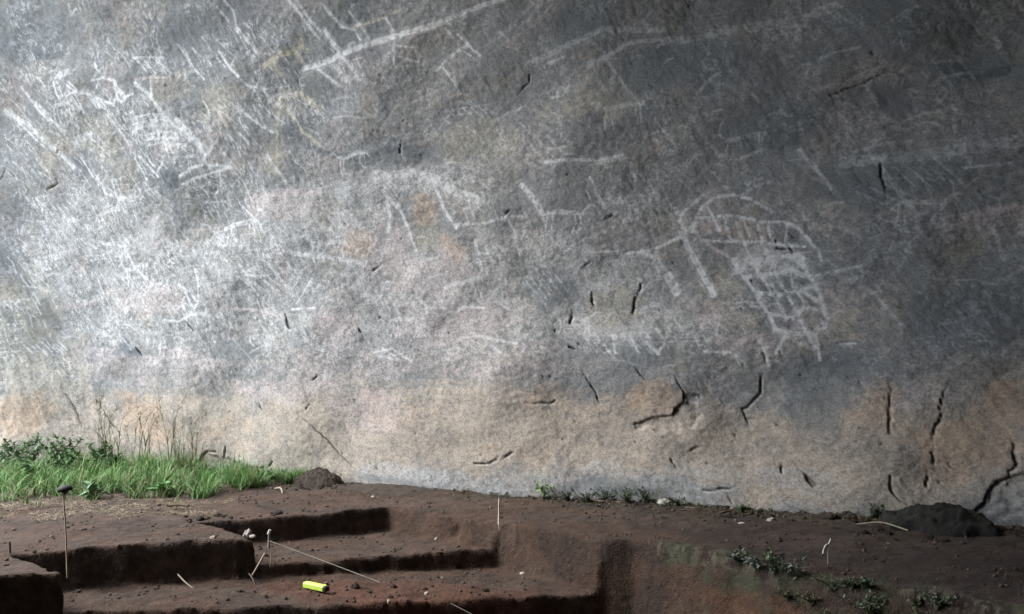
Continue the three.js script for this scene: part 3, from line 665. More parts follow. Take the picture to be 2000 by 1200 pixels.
// ---------------------------------------------------------------- ground with the stepped excavation
const PIT1 = [[-2.57, -6.72], [-1.8, -7.09], [-1.09, -7.47], [-.62, -7.1], [-.09, -6.74], [-.1, -6.4], [-.3, -6.2], [-1.74, -5.9], [-1.94, -6.15]];
const PIT2 = [[-3.25, -5.47], [-2.5, -5.77], [-1.74, -6.06], [-.9, -6.45], [-.1, -6.74], [.25, -6.42], [.69, -6.0], [.5, -5.2], [-2.3, -4.7], [-2.64, -4.95]];
const PIT3 = [[-2.61, -5.06], [-1.9, -5.22], [-1.11, -5.43], [-.2, -5.75], [.66, -6.03], [.86, -5.97], [1.16, -5.62], [1.46, -5.33], [1.6, -5.04], [1.88, -4.78], [2.2, -4.54], [2.52, -4.12], [2.9, -3.6], [3.05, -2.8], [-4.3, -2.8], [-4.3, -3.75], [-3.4, -4.36], [-2.88, -4.77], [-2.64, -4.95]];
function polyDist(p, x, z) {
  let d = 1e9, s = 1;
  for (let i = 0, j = p.length - 1; i < p.length; j = i++) {
    const ex = p[j][0] - p[i][0], ez = p[j][1] - p[i][1], wx = x - p[i][0], wz = z - p[i][1], t = clamp((wx * ex + wz * ez) / (ex * ex + ez * ez), 0, 1), bx = wx - ex * t, bz = wz - ez * t;
    d = Math.min(d, bx * bx + bz * bz);
    const a = z >= p[i][1], b = z < p[j][1], c = ex * wz > ez * wx; if ((a && b && c) || (!a && !b && !c)) s = -s;
  }
  return s * Math.sqrt(d);
}
function groundHeight(x, z) {
  const toWall = z - zBase(x);                                   // metres in front of the rock
  let h = .022 * N2(x * .7, z * .7) + .010 * N2(x * 2.6, z * 2.6) + .004 * N2(x * 7, z * 7);
  h += .10 * sm(2.4, .2, toWall) * sm(-2.2, -4, x) + .03 * sm(.9, .1, toWall);
  h += .012 * sm(1.1, .2, toWall) * N2(x * 9, z * 9);
  return h;
}
const floor1 = (x, z) => -.205 + .012 * N2(x * 3, z * 3), floor2 = (x, z) => mix(-.27, -.375, sm(-2.6, .6, x)) + .014 * N2(x * 2.6, z * 2.6 + 7) + .006 * N2(x * 8, z * 8), floor3 = (x, z) => -.85 + .02 * N2(x * 2, z * 2);
const BURROWS = [[-.47, -.11, -6.93, .055], [.0, -.07, -6.5, .045], [.1, -.2, -6.42, .03], [-.2, -.08, -6.62, .03]];
const bankSlope = (x) => .05 + .25 * sm(.95, 1.3, x) + .5 * sm(1.5, 2.0, x);
function buildExcavation() {
  const h = .024, x0 = -7.1, z0 = -11.2, y0 = -.95, nx = Math.ceil(12.2 / h), ny = Math.ceil(1.32 / h), nz = Math.ceil(8.75 / h), F = new Float32Array(nx * ny * nz);
  for (let k = 0; k < nz; k++) for (let i = 0; i < nx; i++) {
    const x = x0 + i * h, z = z0 + k * h, H = groundHeight(x, z), near = x > -4.6 && x < 3.4 && z > -7.8;
    let a = 1, b = 1, c = 1, f1 = 0, f2 = 0, f3 = 0, k1 = 0, k2 = 0, k3 = 0;
    if (near) {
      const wx = x + .008 * N2(x * 3, z * 3) + .003 * N2(x * 13, z * 13), wz = z + .008 * N2(x * 3 + 50, z * 3) + .003 * N2(x * 13 + 50, z * 13);
      a = polyDist(PIT1, wx, wz); b = polyDist(PIT2, wx, wz); c = polyDist(PIT3, wx, wz); f1 = floor1(x, z); f2 = floor2(x, z); f3 = floor3(x, z);
      k1 = .06 + .25 * sm(-1.15, -.85, x); k2 = .05 + .12 * sm(-.25, .1, x) * sm(-5.6, -5.9, z); k3 = bankSlope(x);
    }
    for (let j = 0; j < ny; j++) {
      const y = y0 + j * h; let f = y - H;
      if (near) {
        const pit = Math.min(Math.max(a - k1 * y, f1 - y), Math.max(b - k2 * y, f2 - y), Math.max(c - k3 * y, f3 - y)), e = -pit, r = .014, q = Math.max(r - Math.abs(f - e), 0) / r;
        f = Math.max(f, e) + q * q * r * .25;
        for (const [bx, by, bz, br] of BURROWS) f = Math.max(f, br - Math.hypot(x - bx, y - by, z - bz));
        if (Math.abs(f) < .07) f += .004 * N3(x * 7, y * 9, z * 7) + .005 * N3(x * 19, y * 19, z * 19) + .010 * Math.max(0, N3(x * 11 + 4, y * 11, z * 11) - .45);
      } else if (Math.abs(f) < .05) f += .004 * N3(x * 16, y * 16, z * 16);
      F[(k * ny + j) * nx + i] = f;
    }
  }
  // surface nets
  const ID = new Int32Array(nx * ny * nz).fill(-1), P = [], I = [], at = (i, j, k) => (k * ny + j) * nx + i;
  const CO = [[0, 0, 0], [1, 0, 0], [0, 1, 0], [1, 1, 0], [0, 0, 1], [1, 0, 1], [0, 1, 1], [1, 1, 1]], ED = [[0, 1], [2, 3], [4, 5], [6, 7], [0, 2], [1, 3], [4, 6], [5, 7], [0, 4], [1, 5], [2, 6], [3, 7]], v = new Float32Array(8);
  for (let k = 0; k < nz - 1; k++) for (let j = 0; j < ny - 1; j++) for (let i = 0; i < nx - 1; i++) {
    let m = 0; for (let q = 0; q < 8; q++) { v[q] = F[at(i + CO[q][0], j + CO[q][1], k + CO[q][2])]; if (v[q] < 0) m |= 1 << q; }
    if (m === 0 || m === 255) continue;
    let x = 0, y = 0, z = 0, n = 0;
    for (const [a, b] of ED) if ((v[a] < 0) !== (v[b] < 0)) { const t = v[a] / (v[a] - v[b]); x += mix(CO[a][0], CO[b][0], t); y += mix(CO[a][1], CO[b][1], t); z += mix(CO[a][2], CO[b][2], t); n++; }
    ID[at(i, j, k)] = P.length / 3; P.push(x0 + (i + x / n) * h, y0 + (j + y / n) * h, z0 + (k + z / n) * h);
  }
  const quad = (a, b, c, d, flip) => { if (a < 0 || b < 0 || c < 0 || d < 0) return; flip ? I.push(a, c, b, b, c, d) : I.push(a, b, c, b, d, c); };
  for (let k = 1; k < nz - 1; k++) for (let j = 1; j < ny - 1; j++) for (let i = 1; i < nx - 1; i++) {
    const s = F[at(i, j, k)] < 0;
    if (s !== F[at(i + 1, j, k)] < 0) quad(ID[at(i, j - 1, k - 1)], ID[at(i, j, k - 1)], ID[at(i, j - 1, k)], ID[at(i, j, k)], !s);
    if (s !== F[at(i, j + 1, k)] < 0) quad(ID[at(i - 1, j, k - 1)], ID[at(i - 1, j, k)], ID[at(i, j, k - 1)], ID[at(i, j, k)], !s);
    if (s !== F[at(i, j, k + 1)] < 0) quad(ID[at(i - 1, j - 1, k)], ID[at(i, j - 1, k)], ID[at(i - 1, j, k)], ID[at(i, j, k)], !s);
  }
  const n = P.length / 3, U = new Float32Array(n * 2), Cc = new Float32Array(n * 3);
  for (let q = 0; q < n; q++) {
    const x = P[q * 3], y = P[q * 3 + 1], z = P[q * 3 + 2]; U[q * 2] = x + .62 * y; U[q * 2 + 1] = z - .83 * y;
    const toWall = z - zBase(x), a = fbm3(x * 1.3, y * 1.3, z * 1.3, 3), b = N3(x * 6, y * 6, z * 6), c = N3(x * 24, y * 24, z * 24);
    let r = .118, g = .066, l = .042; const lay = (R_, G_, B_, m) => { m = clamp(m, 0, 1); r += (R_ - r) * m; g += (G_ - g) * m; l += (B_ - l) * m; };
    lay(.088, .054, .038, sm(-.1, .35, a)); lay(.060, .038, .030, .8 * sm(.5, 1.5, x + .9 * a + .25 * b - .35 * (z + 6.5))); lay(.125, .082, .06, .5 * sm(.1, .6, N3(x * .9 + 7, y * 3, z * .9)));  // soil colour darkened to the right, painting in the light falloff
    if (y < -.16) { lay(.15, .058, .030, .85 * sm(.35, 0, Math.hypot((x + .75) / 1.3, (z + 5.75) / .5) - .55 + .2 * b)); }     // red subsoil
    lay(.20, .095, .052, .7 * sm(.34, .02, Math.hypot((x - 1.5) / .55, (y + .27) / .17, (z + 5.2) / .9) - .35 + .25 * b));                                  // orange red patch in the section
    lay(.085, .085, .04, .55 * sm(1.0, .15, toWall) * sm(-.2, .5, b + .5 * a));                                                                           // mossy litter at the rock's foot
    if (x > 1.0 && z < -3.6) { const e = Math.abs(polyDist(PIT3, x, z)); lay(.20, .18, .13, .75 * sm(.16, .02, e + .07 * b) * sm(-.14, -.02, y) * sm(-.35, .25, b + c)); lay(.08, .095, .05, .6 * sm(.3, .05, e) * sm(-.5, -.1, y) * sm(.1, .5, N3(x * 4, y * 5, z * 4))); }
    if (y > -.06) lay(.20, .17, .115, .6 * sm(-.1, .45, b * .5 + c * .5) * sm(-2.4, -3.2, x) * sm(3.0, 2.5, toWall));                                       // trampled straw
    const k = .55 * (1 + .28 * b + .3 * c + .2 * N3(x * 55, y * 55, z * 55)); Cc[q * 3] = r * k; Cc[q * 3 + 1] = g * k; Cc[q * 3 + 2] = l * k;
  }
  const g = new THREE.BufferGeometry(); g.setAttribute('position', new THREE.Float32BufferAttribute(P, 3)); g.setAttribute('uv', new THREE.BufferAttribute(U, 2)); g.setAttribute('color', new THREE.BufferAttribute(Cc, 3)); g.setIndex(I); g.computeVertexNormals();
  return g;
}
const soilGrain = grainTexture(512, 1.6, 21, (u, v, s) => .6 * torus(u, v, 10, s) + .5 * torus(u, v, 30, s + 2) + .45 * torus(u, v, 70, s + 5) + .3 * torus(u, v, 130, s + 5));
const soilMat = new THREE.MeshStandardMaterial({ vertexColors: true, bumpMap: soilGrain, bumpScale: .022, roughness: .97 });
structure(mesh('excavated_ground', buildExcavation(), soilMat), 'dark reddish brown soil cut into stepped square pits');
{ const s = new THREE.Shape([[-120, -120], [120, -120], [120, 120], [-120, 120]].map(([x, y]) => new THREE.Vector2(x, y)));
  s.holes.push(new THREE.Path([[-6.95, 2.65], [4.95, 2.65], [4.95, 11.05], [-6.95, 11.05]].map(([x, y]) => new THREE.Vector2(x, y))));
  const g = new THREE.ShapeGeometry(s); g.rotateX(-Math.PI / 2); g.translate(0, -.06, 0);
  structure(mesh('ground', g, mat(rgb(.10, .088, .055), .97))); }

// ---------------------------------------------------------------- plants
class Soup {                                        // triangles with a colour at each corner
  constructor() { this.p = []; this.c = []; this.i = []; }
  v(x, y, z, c) { this.p.push(x, y, z); this.c.push(...c); return this.p.length / 3 - 1; }
  blade(x, y, z, turn, h, w, lean, c, seg = 3) {
    const dx = Math.cos(turn), dz = Math.sin(turn); let a, b;
    for (let s = 0; s <= seg; s++) {
      const t = s / seg, o = lean * t * t * h, ww = w * (1 - t * .92) * .5, hy = h * (t - .28 * Math.abs(lean) * t * t);
      const l = this.v(x + dx * o - dz * ww, y + hy, z + dz * o + dx * ww, c), r = this.v(x + dx * o + dz * ww, y + hy, z + dz * o - dx * ww, c);
      if (s) this.i.push(a, l, b, b, l, r); a = l; b = r;
    }
  }
  leaf(p, dir, len, wid, c) {
    const side = V(-dir.z, .15, dir.x).normalize(), up = V().crossVectors(side, dir).normalize(), at = (a, s, u) => { const q = p.clone().addScaledVector(dir, a * len).addScaledVector(side, s * wid).addScaledVector(up, u * wid); return this.v(q.x, q.y, q.z, c); };
    const o = at(0, 0, 0), m = at(.5, 0, -.18), l = at(.42, .5, .12), r = at(.42, -.5, .12), e = at(1, 0, -.15);
    this.i.push(o, l, m, o, m, r, m, l, e, m, e, r);
  }
  geo() { const g = new THREE.BufferGeometry(); g.setAttribute('position', new THREE.Float32BufferAttribute(this.p, 3)); g.setAttribute('color', new THREE.Float32BufferAttribute(this.c, 3)); g.setIndex(this.i); g.computeVertexNormals(); return g; }
}
const leafMat = new THREE.MeshStandardMaterial({ vertexColors: true, roughness: .7, side: THREE.DoubleSide });
const strawMat = new THREE.MeshStandardMaterial({ vertexColors: true, roughness: .85, side: THREE.DoubleSide });
const tone = (c, s, r = R) => { const k = 1 + (r() - .5) * s; return [c[0] * k * (1 + (r() - .5) * s * .4), c[1] * k, c[2] * k]; };
const stuff = (o, label, category) => { o.userData.kind = 'stuff'; return tag(o, label, category); };

{ // grass along the foot of the rock, left
  const s = new Soup(), r = rng(301), front = (x) => x < -3.2 ? -7.62 - .1 * Math.sin(x * 3) : mix(-7.62, -9.05, sm(-3.2, -2.35, x));
  let n = 0; for (let q = 0; q < 60000 && n < 15000; q++) {
    const x = mix(-7, -2.05, r()), zw = wallZ(x, .2) + .05, zf = front(x) + .22 * r(), z = mix(zw, zf, r()); if (zf < zw + .05) continue;
    const t = (z - zw) / Math.max(.3, zf - zw), clump = N2(x * 2.4, z * 2.4) + .5 * N2(x * 7, z * 7); if (clump < -.05 + 1.0 * sm(.6, 1, t) + .3 * sm(-2.7, -2.2, x)) continue; n++;
    const pale = clamp(r() + .22 * sm(.5, 1, t) * r() + .1 * N2(x * 1.5, z * 1.5), 0, 1), c = pale < .5 ? [.08, .20, .04] : pale < .78 ? [.14, .28, .075] : pale < .9 ? [.24, .32, .14] : [.3, .26, .14];
    const h = mix(.05, .25, r()) * (1 + .55 * clump) * mix(1, .62, sm(.6, 1, t)) * mix(1, .7, sm(-3.2, -2.3, x));
    s.blade(x, groundHeight(x, z) - .01, z, r() * 6.283, h, mix(.006, .018, r() * r()), mix(.15, 1.7, r()), tone(c, .7, r));
  }
  stuff(mesh('grass', s.geo(), leafMat), 'thick green grass growing along the foot of the rock wall', 'grass');
}
{ // crumbs of soil left by the digging
  const r = rng(305), list = [], tiny = new THREE.IcosahedronGeometry(1, 0), col = [[.06, .042, .033], [.085, .058, .044], [.04, .03, .026], [.15, .12, .095]];
  const put = (x, y, z, s) => { const g = tiny.clone(); g.scale(s * mix(.8, 1.5, r()), s * mix(.6, 1, r()), s * mix(.8, 1.4, r())); g.rotateY(r() * 6.28); g.rotateX(r()); g.translate(x, y + s * .3, z); const c = col[r() < .04 ? 3 : r() * 3 | 0], n = g.attributes.position.count, a = new Float32Array(n * 3); for (let i = 0; i < n; i++) a.set(c, i * 3); g.setAttribute('color', new THREE.BufferAttribute(a, 3)); list.push(g); };
  for (let k = 0; k < 9000; k++) {
    const x = mix(-4.8, 4.2, r()), z = mix(-9.6, -4.2, r()), toW = z - zBase(x); if (toW < .05) continue;
    const a = polyDist(PIT1, x, z), b = polyDist(PIT2, x, z), c = polyDist(PIT3, x, z), s = mix(.003, .016, Math.pow(r(), 4)), dense = N2(x * 1.7, z * 1.7);
    if (c < .05) continue;
    if (b < -.05) put(x, floor2(x, z), z, s); else if (a < -.06 && b > .05) put(x, floor1(x, z), z, s); else if (a > .03 && b > .03 && dense > -.1 - .5 * sm(.9, .2, toW)) put(x, groundHeight(x, z), z, s * (1 + .6 * sm(.7, .2, toW)));
  }
  stuff(mesh('soil_crumbs', mergeGeometries(list), new THREE.MeshStandardMaterial({ vertexColors: true, roughness: .95 })), 'loose crumbs of brown soil scattered over the dug ground', 'soil crumbs');
}
{ // trampled straw at the edge of the dug area
  const s = new Soup(), r = rng(302);
  for (let q = 0; q < 6000; q++) {
    const x = mix(-5.2, -2.5, r()), z = mix(-7.95, -6.72, Math.pow(r(), .8)) - .05 * (x + 3), w = N2(x * 2, z * 2); if (w < -.4 + 1.1 * sm(-7.1, -6.7, z) + .5 * sm(-3.2, -2.7, x)) continue;
    const a = r() * 6.283, L = mix(.015, .09, r() * r()), h = .004 + r() * .012, wd = mix(.0008, .0026, r()), c = tone(r() < .7 ? [.30, .25, .16] : [.17, .13, .085], .5, r), y = groundHeight(x, z), dx = Math.cos(a), dz = Math.sin(a), e = h + (r() - .3) * .02;
    const A = s.v(x - dz * wd, y + h, z + dx * wd, c), B = s.v(x + dz * wd, y + h, z - dx * wd, c), C = s.v(x + dx * L - dz * wd, y + e, z + dz * L + dx * wd, c), D = s.v(x + dx * L + dz * wd, y + e, z + dz * L - dx * wd, c); s.i.push(A, C, B, B, C, D);
  }
  stuff(mesh('straw_litter', s.geo(), strawMat), 'pale trampled straw lying on bare soil before the grass', 'straw');
}
{ // low growth and leaf litter where soil meets rock
  const s = new Soup(), r = rng(303);
  for (let q = 0; q < 5200; q++) {
    const x = mix(-2.3, 4.2, r()), zw = wallZ(x, .03), z = zw + .02 + .42 * r() * r(); const w = N2(x * 3.1, 8) + .5 * N2(x * 9, z * 9); if (w < .05) continue;
    const y = groundHeight(x, z) + .002, c = tone(r() < .45 ? [.05, .07, .035] : r() < .6 ? [.09, .085, .05] : [.2, .16, .11], .6, r);
    if (r() < .5) s.blade(x, y, z, r() * 6.283, mix(.02, .07, r() * r()), .005, mix(.3, 1.4, r()), c, 2); else s.leaf(V(x, y + r() * .012, z), V(r() - .5, (r() - .3) * .5, r() - .5).normalize(), mix(.015, .04, r()), mix(.008, .02, r()), c);
  }
  stuff(mesh('leaf_litter', s.geo(), strawMat), 'dull moss and leaf litter strip along the rock foot', 'litter');
}
function stemTube(pts, r0, r1, radial = 5) {
  const c = new THREE.CatmullRomCurve3(pts), n = Math.max(4, pts.length * 3), g = new THREE.TubeGeometry(c, n, r0, radial, false), p = g.attributes.position;
  for (let i = 0; i <= n; i++) { const o = c.getPointAt(i / n), k = mix(1, r1 / r0, i / n); for (let j = 0; j <= radial; j++) { const q = i * (radial + 1) + j; p.setXYZ(q, o.x + (p.getX(q) - o.x) * k, o.y + (p.getY(q) - o.y) * k, o.z + (p.getZ(q) - o.z) * k); } }
  g.computeVertexNormals(); return g;
}
const stemMat = mat(rgb(.10, .12, .05), .85), dryMat = mat(rgb(.17, .145, .075), .9), twigMat = mat(rgb(.12, .09, .06), .9), paleTwig = mat(rgb(.34, .29, .22), .9);
function weed(name, [x, z], h, stems, perStem, leafSize, colour, seed, label, category, grp, y = null, lean = [0, 0], wide = .75) {
  const r = rng(seed), g = group(name, x, (y ?? groundHeight(x, z)) - .01, z), s = new Soup(), st = [];
  for (let k = 0; k < stems; k++) {
    const a = r() * 6.283, o = mix(.15, wide, r()) * h, hh = h * mix(.55, 1, r()), top = V(Math.cos(a) * o + lean[0] * hh, hh, Math.sin(a) * o + lean[1] * hh), mid = V(top.x * .35, hh * .55, top.z * .35);
    const b = V((r() - .5) * .05, 0, (r() - .5) * .05); st.push(stemTube([b, mid, top], .0035, .0015, 4));
    const c = new THREE.CatmullRomCurve3([b, mid, top]);
    for (let q = 0; q < perStem; q++) { const t = mix(.12, 1, r()), p = c.getPoint(t), d = V(r() - .5, (r() - .35) * .9, r() - .5).normalize(), L = leafSize * mix(.6, 1.25, r()); s.leaf(p, d, L, L * mix(.42, .62, r()), tone(colour, .55, r)); }
  }
  mesh('stem', mergeGeometries(st), stemMat, g); const f = mesh('foliage', s.geo(), leafMat, g); f.userData.kind = 'stuff';
  return tag(g, label, category, grp);
}
const LEFT_WEEDS = ['tall leafy weed against the rock at the left border', 'leafy weed just right of the leftmost tall weed', 'leafy weed below the dark slanting rock fold', 'low leafy weed in the grass right of the rock fold', 'leafy weed in front of the leftmost tall weeds',
  'leafy weed left of the dry stalks', 'small leafy weed among the foot of the dry stalks', 'leafy weed at the very left border of the grass', 'short leafy weed in mid grass behind the capped stake'];
const GL = 'leafy green weeds against the rock at left';
[[-5.95, -10.0, .5], [-5.6, -9.75, .42], [-5.3, -10.0, .46], [-5.05, -9.5, .3], [-5.75, -9.3, .34], [-4.85, -9.85, .36], [-4.6, -9.7, .26], [-6.2, -9.5, .45], [-5.2, -9.1, .24]].forEach(([x, z, h], i) =>
  weed('leafy_weed', [x, Math.max(z, wallZ(x, .2) + .12)], h, 9, 40, .062, i % 3 === 1 ? [.13, .19, .10] : [.09, .17, .06], 400 + i, LEFT_WEEDS[i], 'weed', GL));
weed('sprout', [.3, wallZ(.3, .05) + .1], .16, 4, 12, .05, [.17, .30, .05], 421, 'small bright green sprout alone at the rock foot', 'sprout');
[[.52, .10, .10, [.05, .07, .05], 'dark low weed right of the bright sprout'], [.68, .16, .12, [.055, .075, .055], 'low weed between the sprout and the grey stone, left of four'], [.86, .10, .15, [.06, .08, .06], 'fuzzy dull weed against the middle of the rock foot'], [1.02, .14, .17, [.075, .095, .08], 'widest grey green weed at the rock foot'], [1.18, .12, .14, [.06, .08, .065], 'dull weed just left of the pale grey stone'], [1.45, .1, .09, [.055, .075, .05], 'small dull weed right of the pale grey stone'], [1.95, .1, .07, [.06, .09, .035], 'low mossy green weed above the strewn clods']].forEach(([x, d, h, c, l], i) =>
  weed('low_weed', [x, wallZ(x, .05) + d], h, 16, 16, .026, c, 430 + i, l, 'weed', 'low weeds at the rock foot', null, [0, 0], 1.3));
weed('dark_weed', [2.85, wallZ(2.85, .05) + .12], .13, 8, 16, .035, [.03, .045, .025], 440, 'dark weed tuft beside the black soil heap', 'weed');
weed('broad_leaf_weed', [-3.35, -8.15], .16, 5, 7, .11, [.12, .27, .09], 441, 'bright broad leaf weed in the grass near its right end', 'weed');
weed('broad_leaf_weed', [-4.0, -8.0], .16, 5, 8, .10, [.13, .25, .12], 442, 'pale broad leaf weed in the middle of the grass', 'weed');
// on the bank of the near pit, right
[[1.47, -5.36, .13, [.12, .14, .11]], [1.52, -5.2, .14, [.15, .175, .15]], [1.6, -5.08, .2, [.10, .14, .085]], [1.7, -4.97, .2, [.15, .18, .145]]].forEach(([x, z, h, c], i) =>
  weed('trailing_weed', [x, z], h, 8, 16, .04, c, 450 + i, ['weed trailing over the pit rim, farthest along it', 'second weed trailing over the rim of the near pit', 'darker green weed trailing over the pit rim', 'pale weed trailing over the rim, nearest of the four'][i], 'weed', 'weeds trailing over the pit rim', -.05, [-.7, .35]));
{ const r = rng(471), edge = [[1.6, -5.04], [1.88, -4.78], [2.2, -4.54], [2.52, -4.12], [2.8, -3.74]];
  for (let k = 0; k < 46; k++) {
    const t = (k + r()) / 46 * 3.999, i = t | 0, f = t - i, ins = mix(.0, .36, r()), x = mix(edge[i][0], edge[i + 1][0], f) - ins * .62, z = mix(edge[i][1], edge[i + 1][1], f) + ins * .75, y = clamp(polyDist(PIT3, x, z) / bankSlope(x), -.7, 0) - .01;
    weed('bank_weed', [x, z], mix(.04, .12, r()), 14, 15, mix(.014, .028, r()), [[.10, .13, .085], [.13, .155, .115], [.15, .14, .09], [.08, .115, .06]][k % 4], 480 + k, 'grey green weed on the near bank at bottom right', 'weed', 'weeds on the near bank', y, [-.35, .3], 1.3);
  }
}

// thin dry grass stalks standing before the rock
{ const proto = [];
  for (let v = 0; v < 4; v++) {
    const r = rng(520 + v), h = 1, bx = (r() - .5) * .3, pts = [V(0, 0, 0), V(bx * .3, .4, .02), V(bx, .8, .03), V(bx * 1.9 + .06, h, .05)];
    const g = new THREE.Group(); g.name = 'stalk_source';
    const st = new THREE.Mesh(stemTube(pts, .0035, .0012, 5), dryMat); st.name = 'stem'; g.add(st);
    const s = new Soup(), c = new THREE.CatmullRomCurve3(pts);
    for (let k = 0; k < 26; k++) { const t = mix(.62, 1, r()), p = c.getPoint(t), L = mix(.02, .11, r()), d = V((r() - .5) * 1.2 + .3, (r() - .3), (r() - .5)).normalize(); s.leaf(p, d, L, .006, tone([.2, .175, .085], .4, r)); if (r() < .5) s.leaf(p.clone().addScaledVector(d, L), V(d.x, -.4, d.z).normalize(), .016, .008, tone([.2, .15, .08], .5, r)); }
    const hd = new THREE.Mesh(s.geo(), strawMat); hd.name = 'seed_head'; g.add(hd);
    const l = new Soup(); for (let k = 0; k < 5; k++) { const p = c.getPoint(mix(.05, .5, r())); l.blade(p.x, p.y, p.z, r() * 6.28, mix(.2, .4, r()), .008, mix(.4, 1, r()), tone([.17, .17, .075], .4, r), 4); }
    const bl = new THREE.Mesh(l.geo(), strawMat); bl.name = 'leaf_blade'; g.add(bl);
    g.traverse((o) => { o.castShadow = o.receiveShadow = true; }); proto.push(g);
  }
  const r = rng(540);
  for (let k = 0; k < 40; k++) {
    const x = mix(-5.05, -3.5, r()), g = proto[k % 4].clone(), z = wallZ(x, .3) + mix(.1, .5, r()), s = mix(.5, .98, r()) * mix(1, .72, sm(-4.2, -3.5, x)); g.name = numbered('dry_grass_stalk');
    g.position.set(x, groundHeight(x, z), z); g.rotation.y = (r() - .5) * 1.6; g.rotation.z = (r() - .5) * .35; g.scale.set(s * 1.3, s, s * 1.3); scene.add(g);
    tag(g, 'thin dry grass stalk with seed head before the tan rock', 'grass stalk', 'dry grass stalks before the rock');
  }
}

// ---------------------------------------------------------------- heaps, clods and stones
function lump(seed, rough, flat = 1) {
  const g = new THREE.IcosahedronGeometry(1, 3), p = g.attributes.position;
  for (let i = 0; i < p.count; i++) { const x = p.getX(i), y = p.getY(i), z = p.getZ(i), k = 1 + rough * (fbm3(x * 1.1 + seed, y * 1.1, z * 1.1, 3) + .35 * N3(x * 4, y * 4 + seed, z * 4)); p.setXYZ(i, x * k, y * k * flat, z * k); }
  const m = new Map(), n = []; g.deleteAttribute('normal'); g.computeVertexNormals(); return g;
}
function heap(w, h, d, seed, shape) {
  const nx = 56, nz = 36, P = [], I = [], U = [];
  for (let j = 0; j <= nz; j++) for (let i = 0; i <= nx; i++) {
    const u = i / nx * 2 - 1, v = j / nz * 2 - 1, q = Math.hypot(shape(u), v) * (1 + .28 * fbm2(u * 1.6 + seed, v * 1.6, 3)), e = Math.max(0, 1 - q * q) * sm(1, .8, Math.max(Math.abs(u), Math.abs(v)));
    const y = h * Math.pow(e, .85) * (1 + .25 * fbm2(u * 2 + seed, v * 2, 3)) + (.010 * N2(u * 6 + seed, v * 4) + .006 * N2(u * 15, v * 10 + seed) + .003 * N2(u * 34, v * 26)) * sm(0, .2, e) - .05 * (1 - sm(0, .06, e));
    P.push(u * w / 2, y, v * d / 2); U.push(u * w / 2 + .62 * y, v * d / 2 - .83 * y);
  }
  for (let j = 0; j < nz; j++) for (let i = 0; i < nx; i++) { const a = j * (nx + 1) + i, b = a + nx + 1; I.push(a, b, a + 1, b, b + 1, a + 1); }
  const g = new THREE.BufferGeometry(); g.setAttribute('position', new THREE.Float32BufferAttribute(P, 3)); g.setAttribute('uv', new THREE.Float32BufferAttribute(U, 2)); g.setIndex(I); g.computeVertexNormals(); return g;
}
const soilBump = (c) => new THREE.MeshStandardMaterial({ color: c, bumpMap: soilGrain, bumpScale: .012, roughness: .97 });
const black = soilBump(rgb(.014, .013, .011)), brown = soilBump(rgb(.05, .037, .028)), clodMat = [brown, soilBump(rgb(.075, .052, .04)), soilBump(rgb(.06, .048, .042))];  // black carries the shade on the right heap in its colour
const paleStone = [mat(rgb(.42, .40, .36), .9), mat(rgb(.33, .30, .27), .9), mat(rgb(.5, .46, .41), .9)];
{ const m = mesh('soil_heap', heap(.95, .19, .62, 3, (u) => u > .15 ? (u - .15) / .8 : (u - .15) / 1.15), black); m.position.set(3.22, -.01, -6.42); m.rotation.y = -.45; tag(m, 'black rounded soil heap against the right end of the rock', 'soil heap'); }
{ const m = mesh('soil_heap', heap(.62, .17, .42, 9, (u) => u), brown); m.position.set(-2.05, .02, wallZ(-2.05, .05) + .18); m.rotation.y = -.4; tag(m, 'lumpy brown soil heap where the grass ends at the rock', 'soil heap'); }
{ const m = mesh('soil_heap', heap(1.5, .07, .5, 14, (u) => u), brown); m.position.set(-1.25, .005, wallZ(-1.25, .05) + .22); m.rotation.y = -.42; tag(m, 'long low brown soil bank under the whitish rock foot', 'soil heap'); }
const lumps = [lump(2, .45, .7), lump(5, .5, .8), lump(8, .4, .65)];
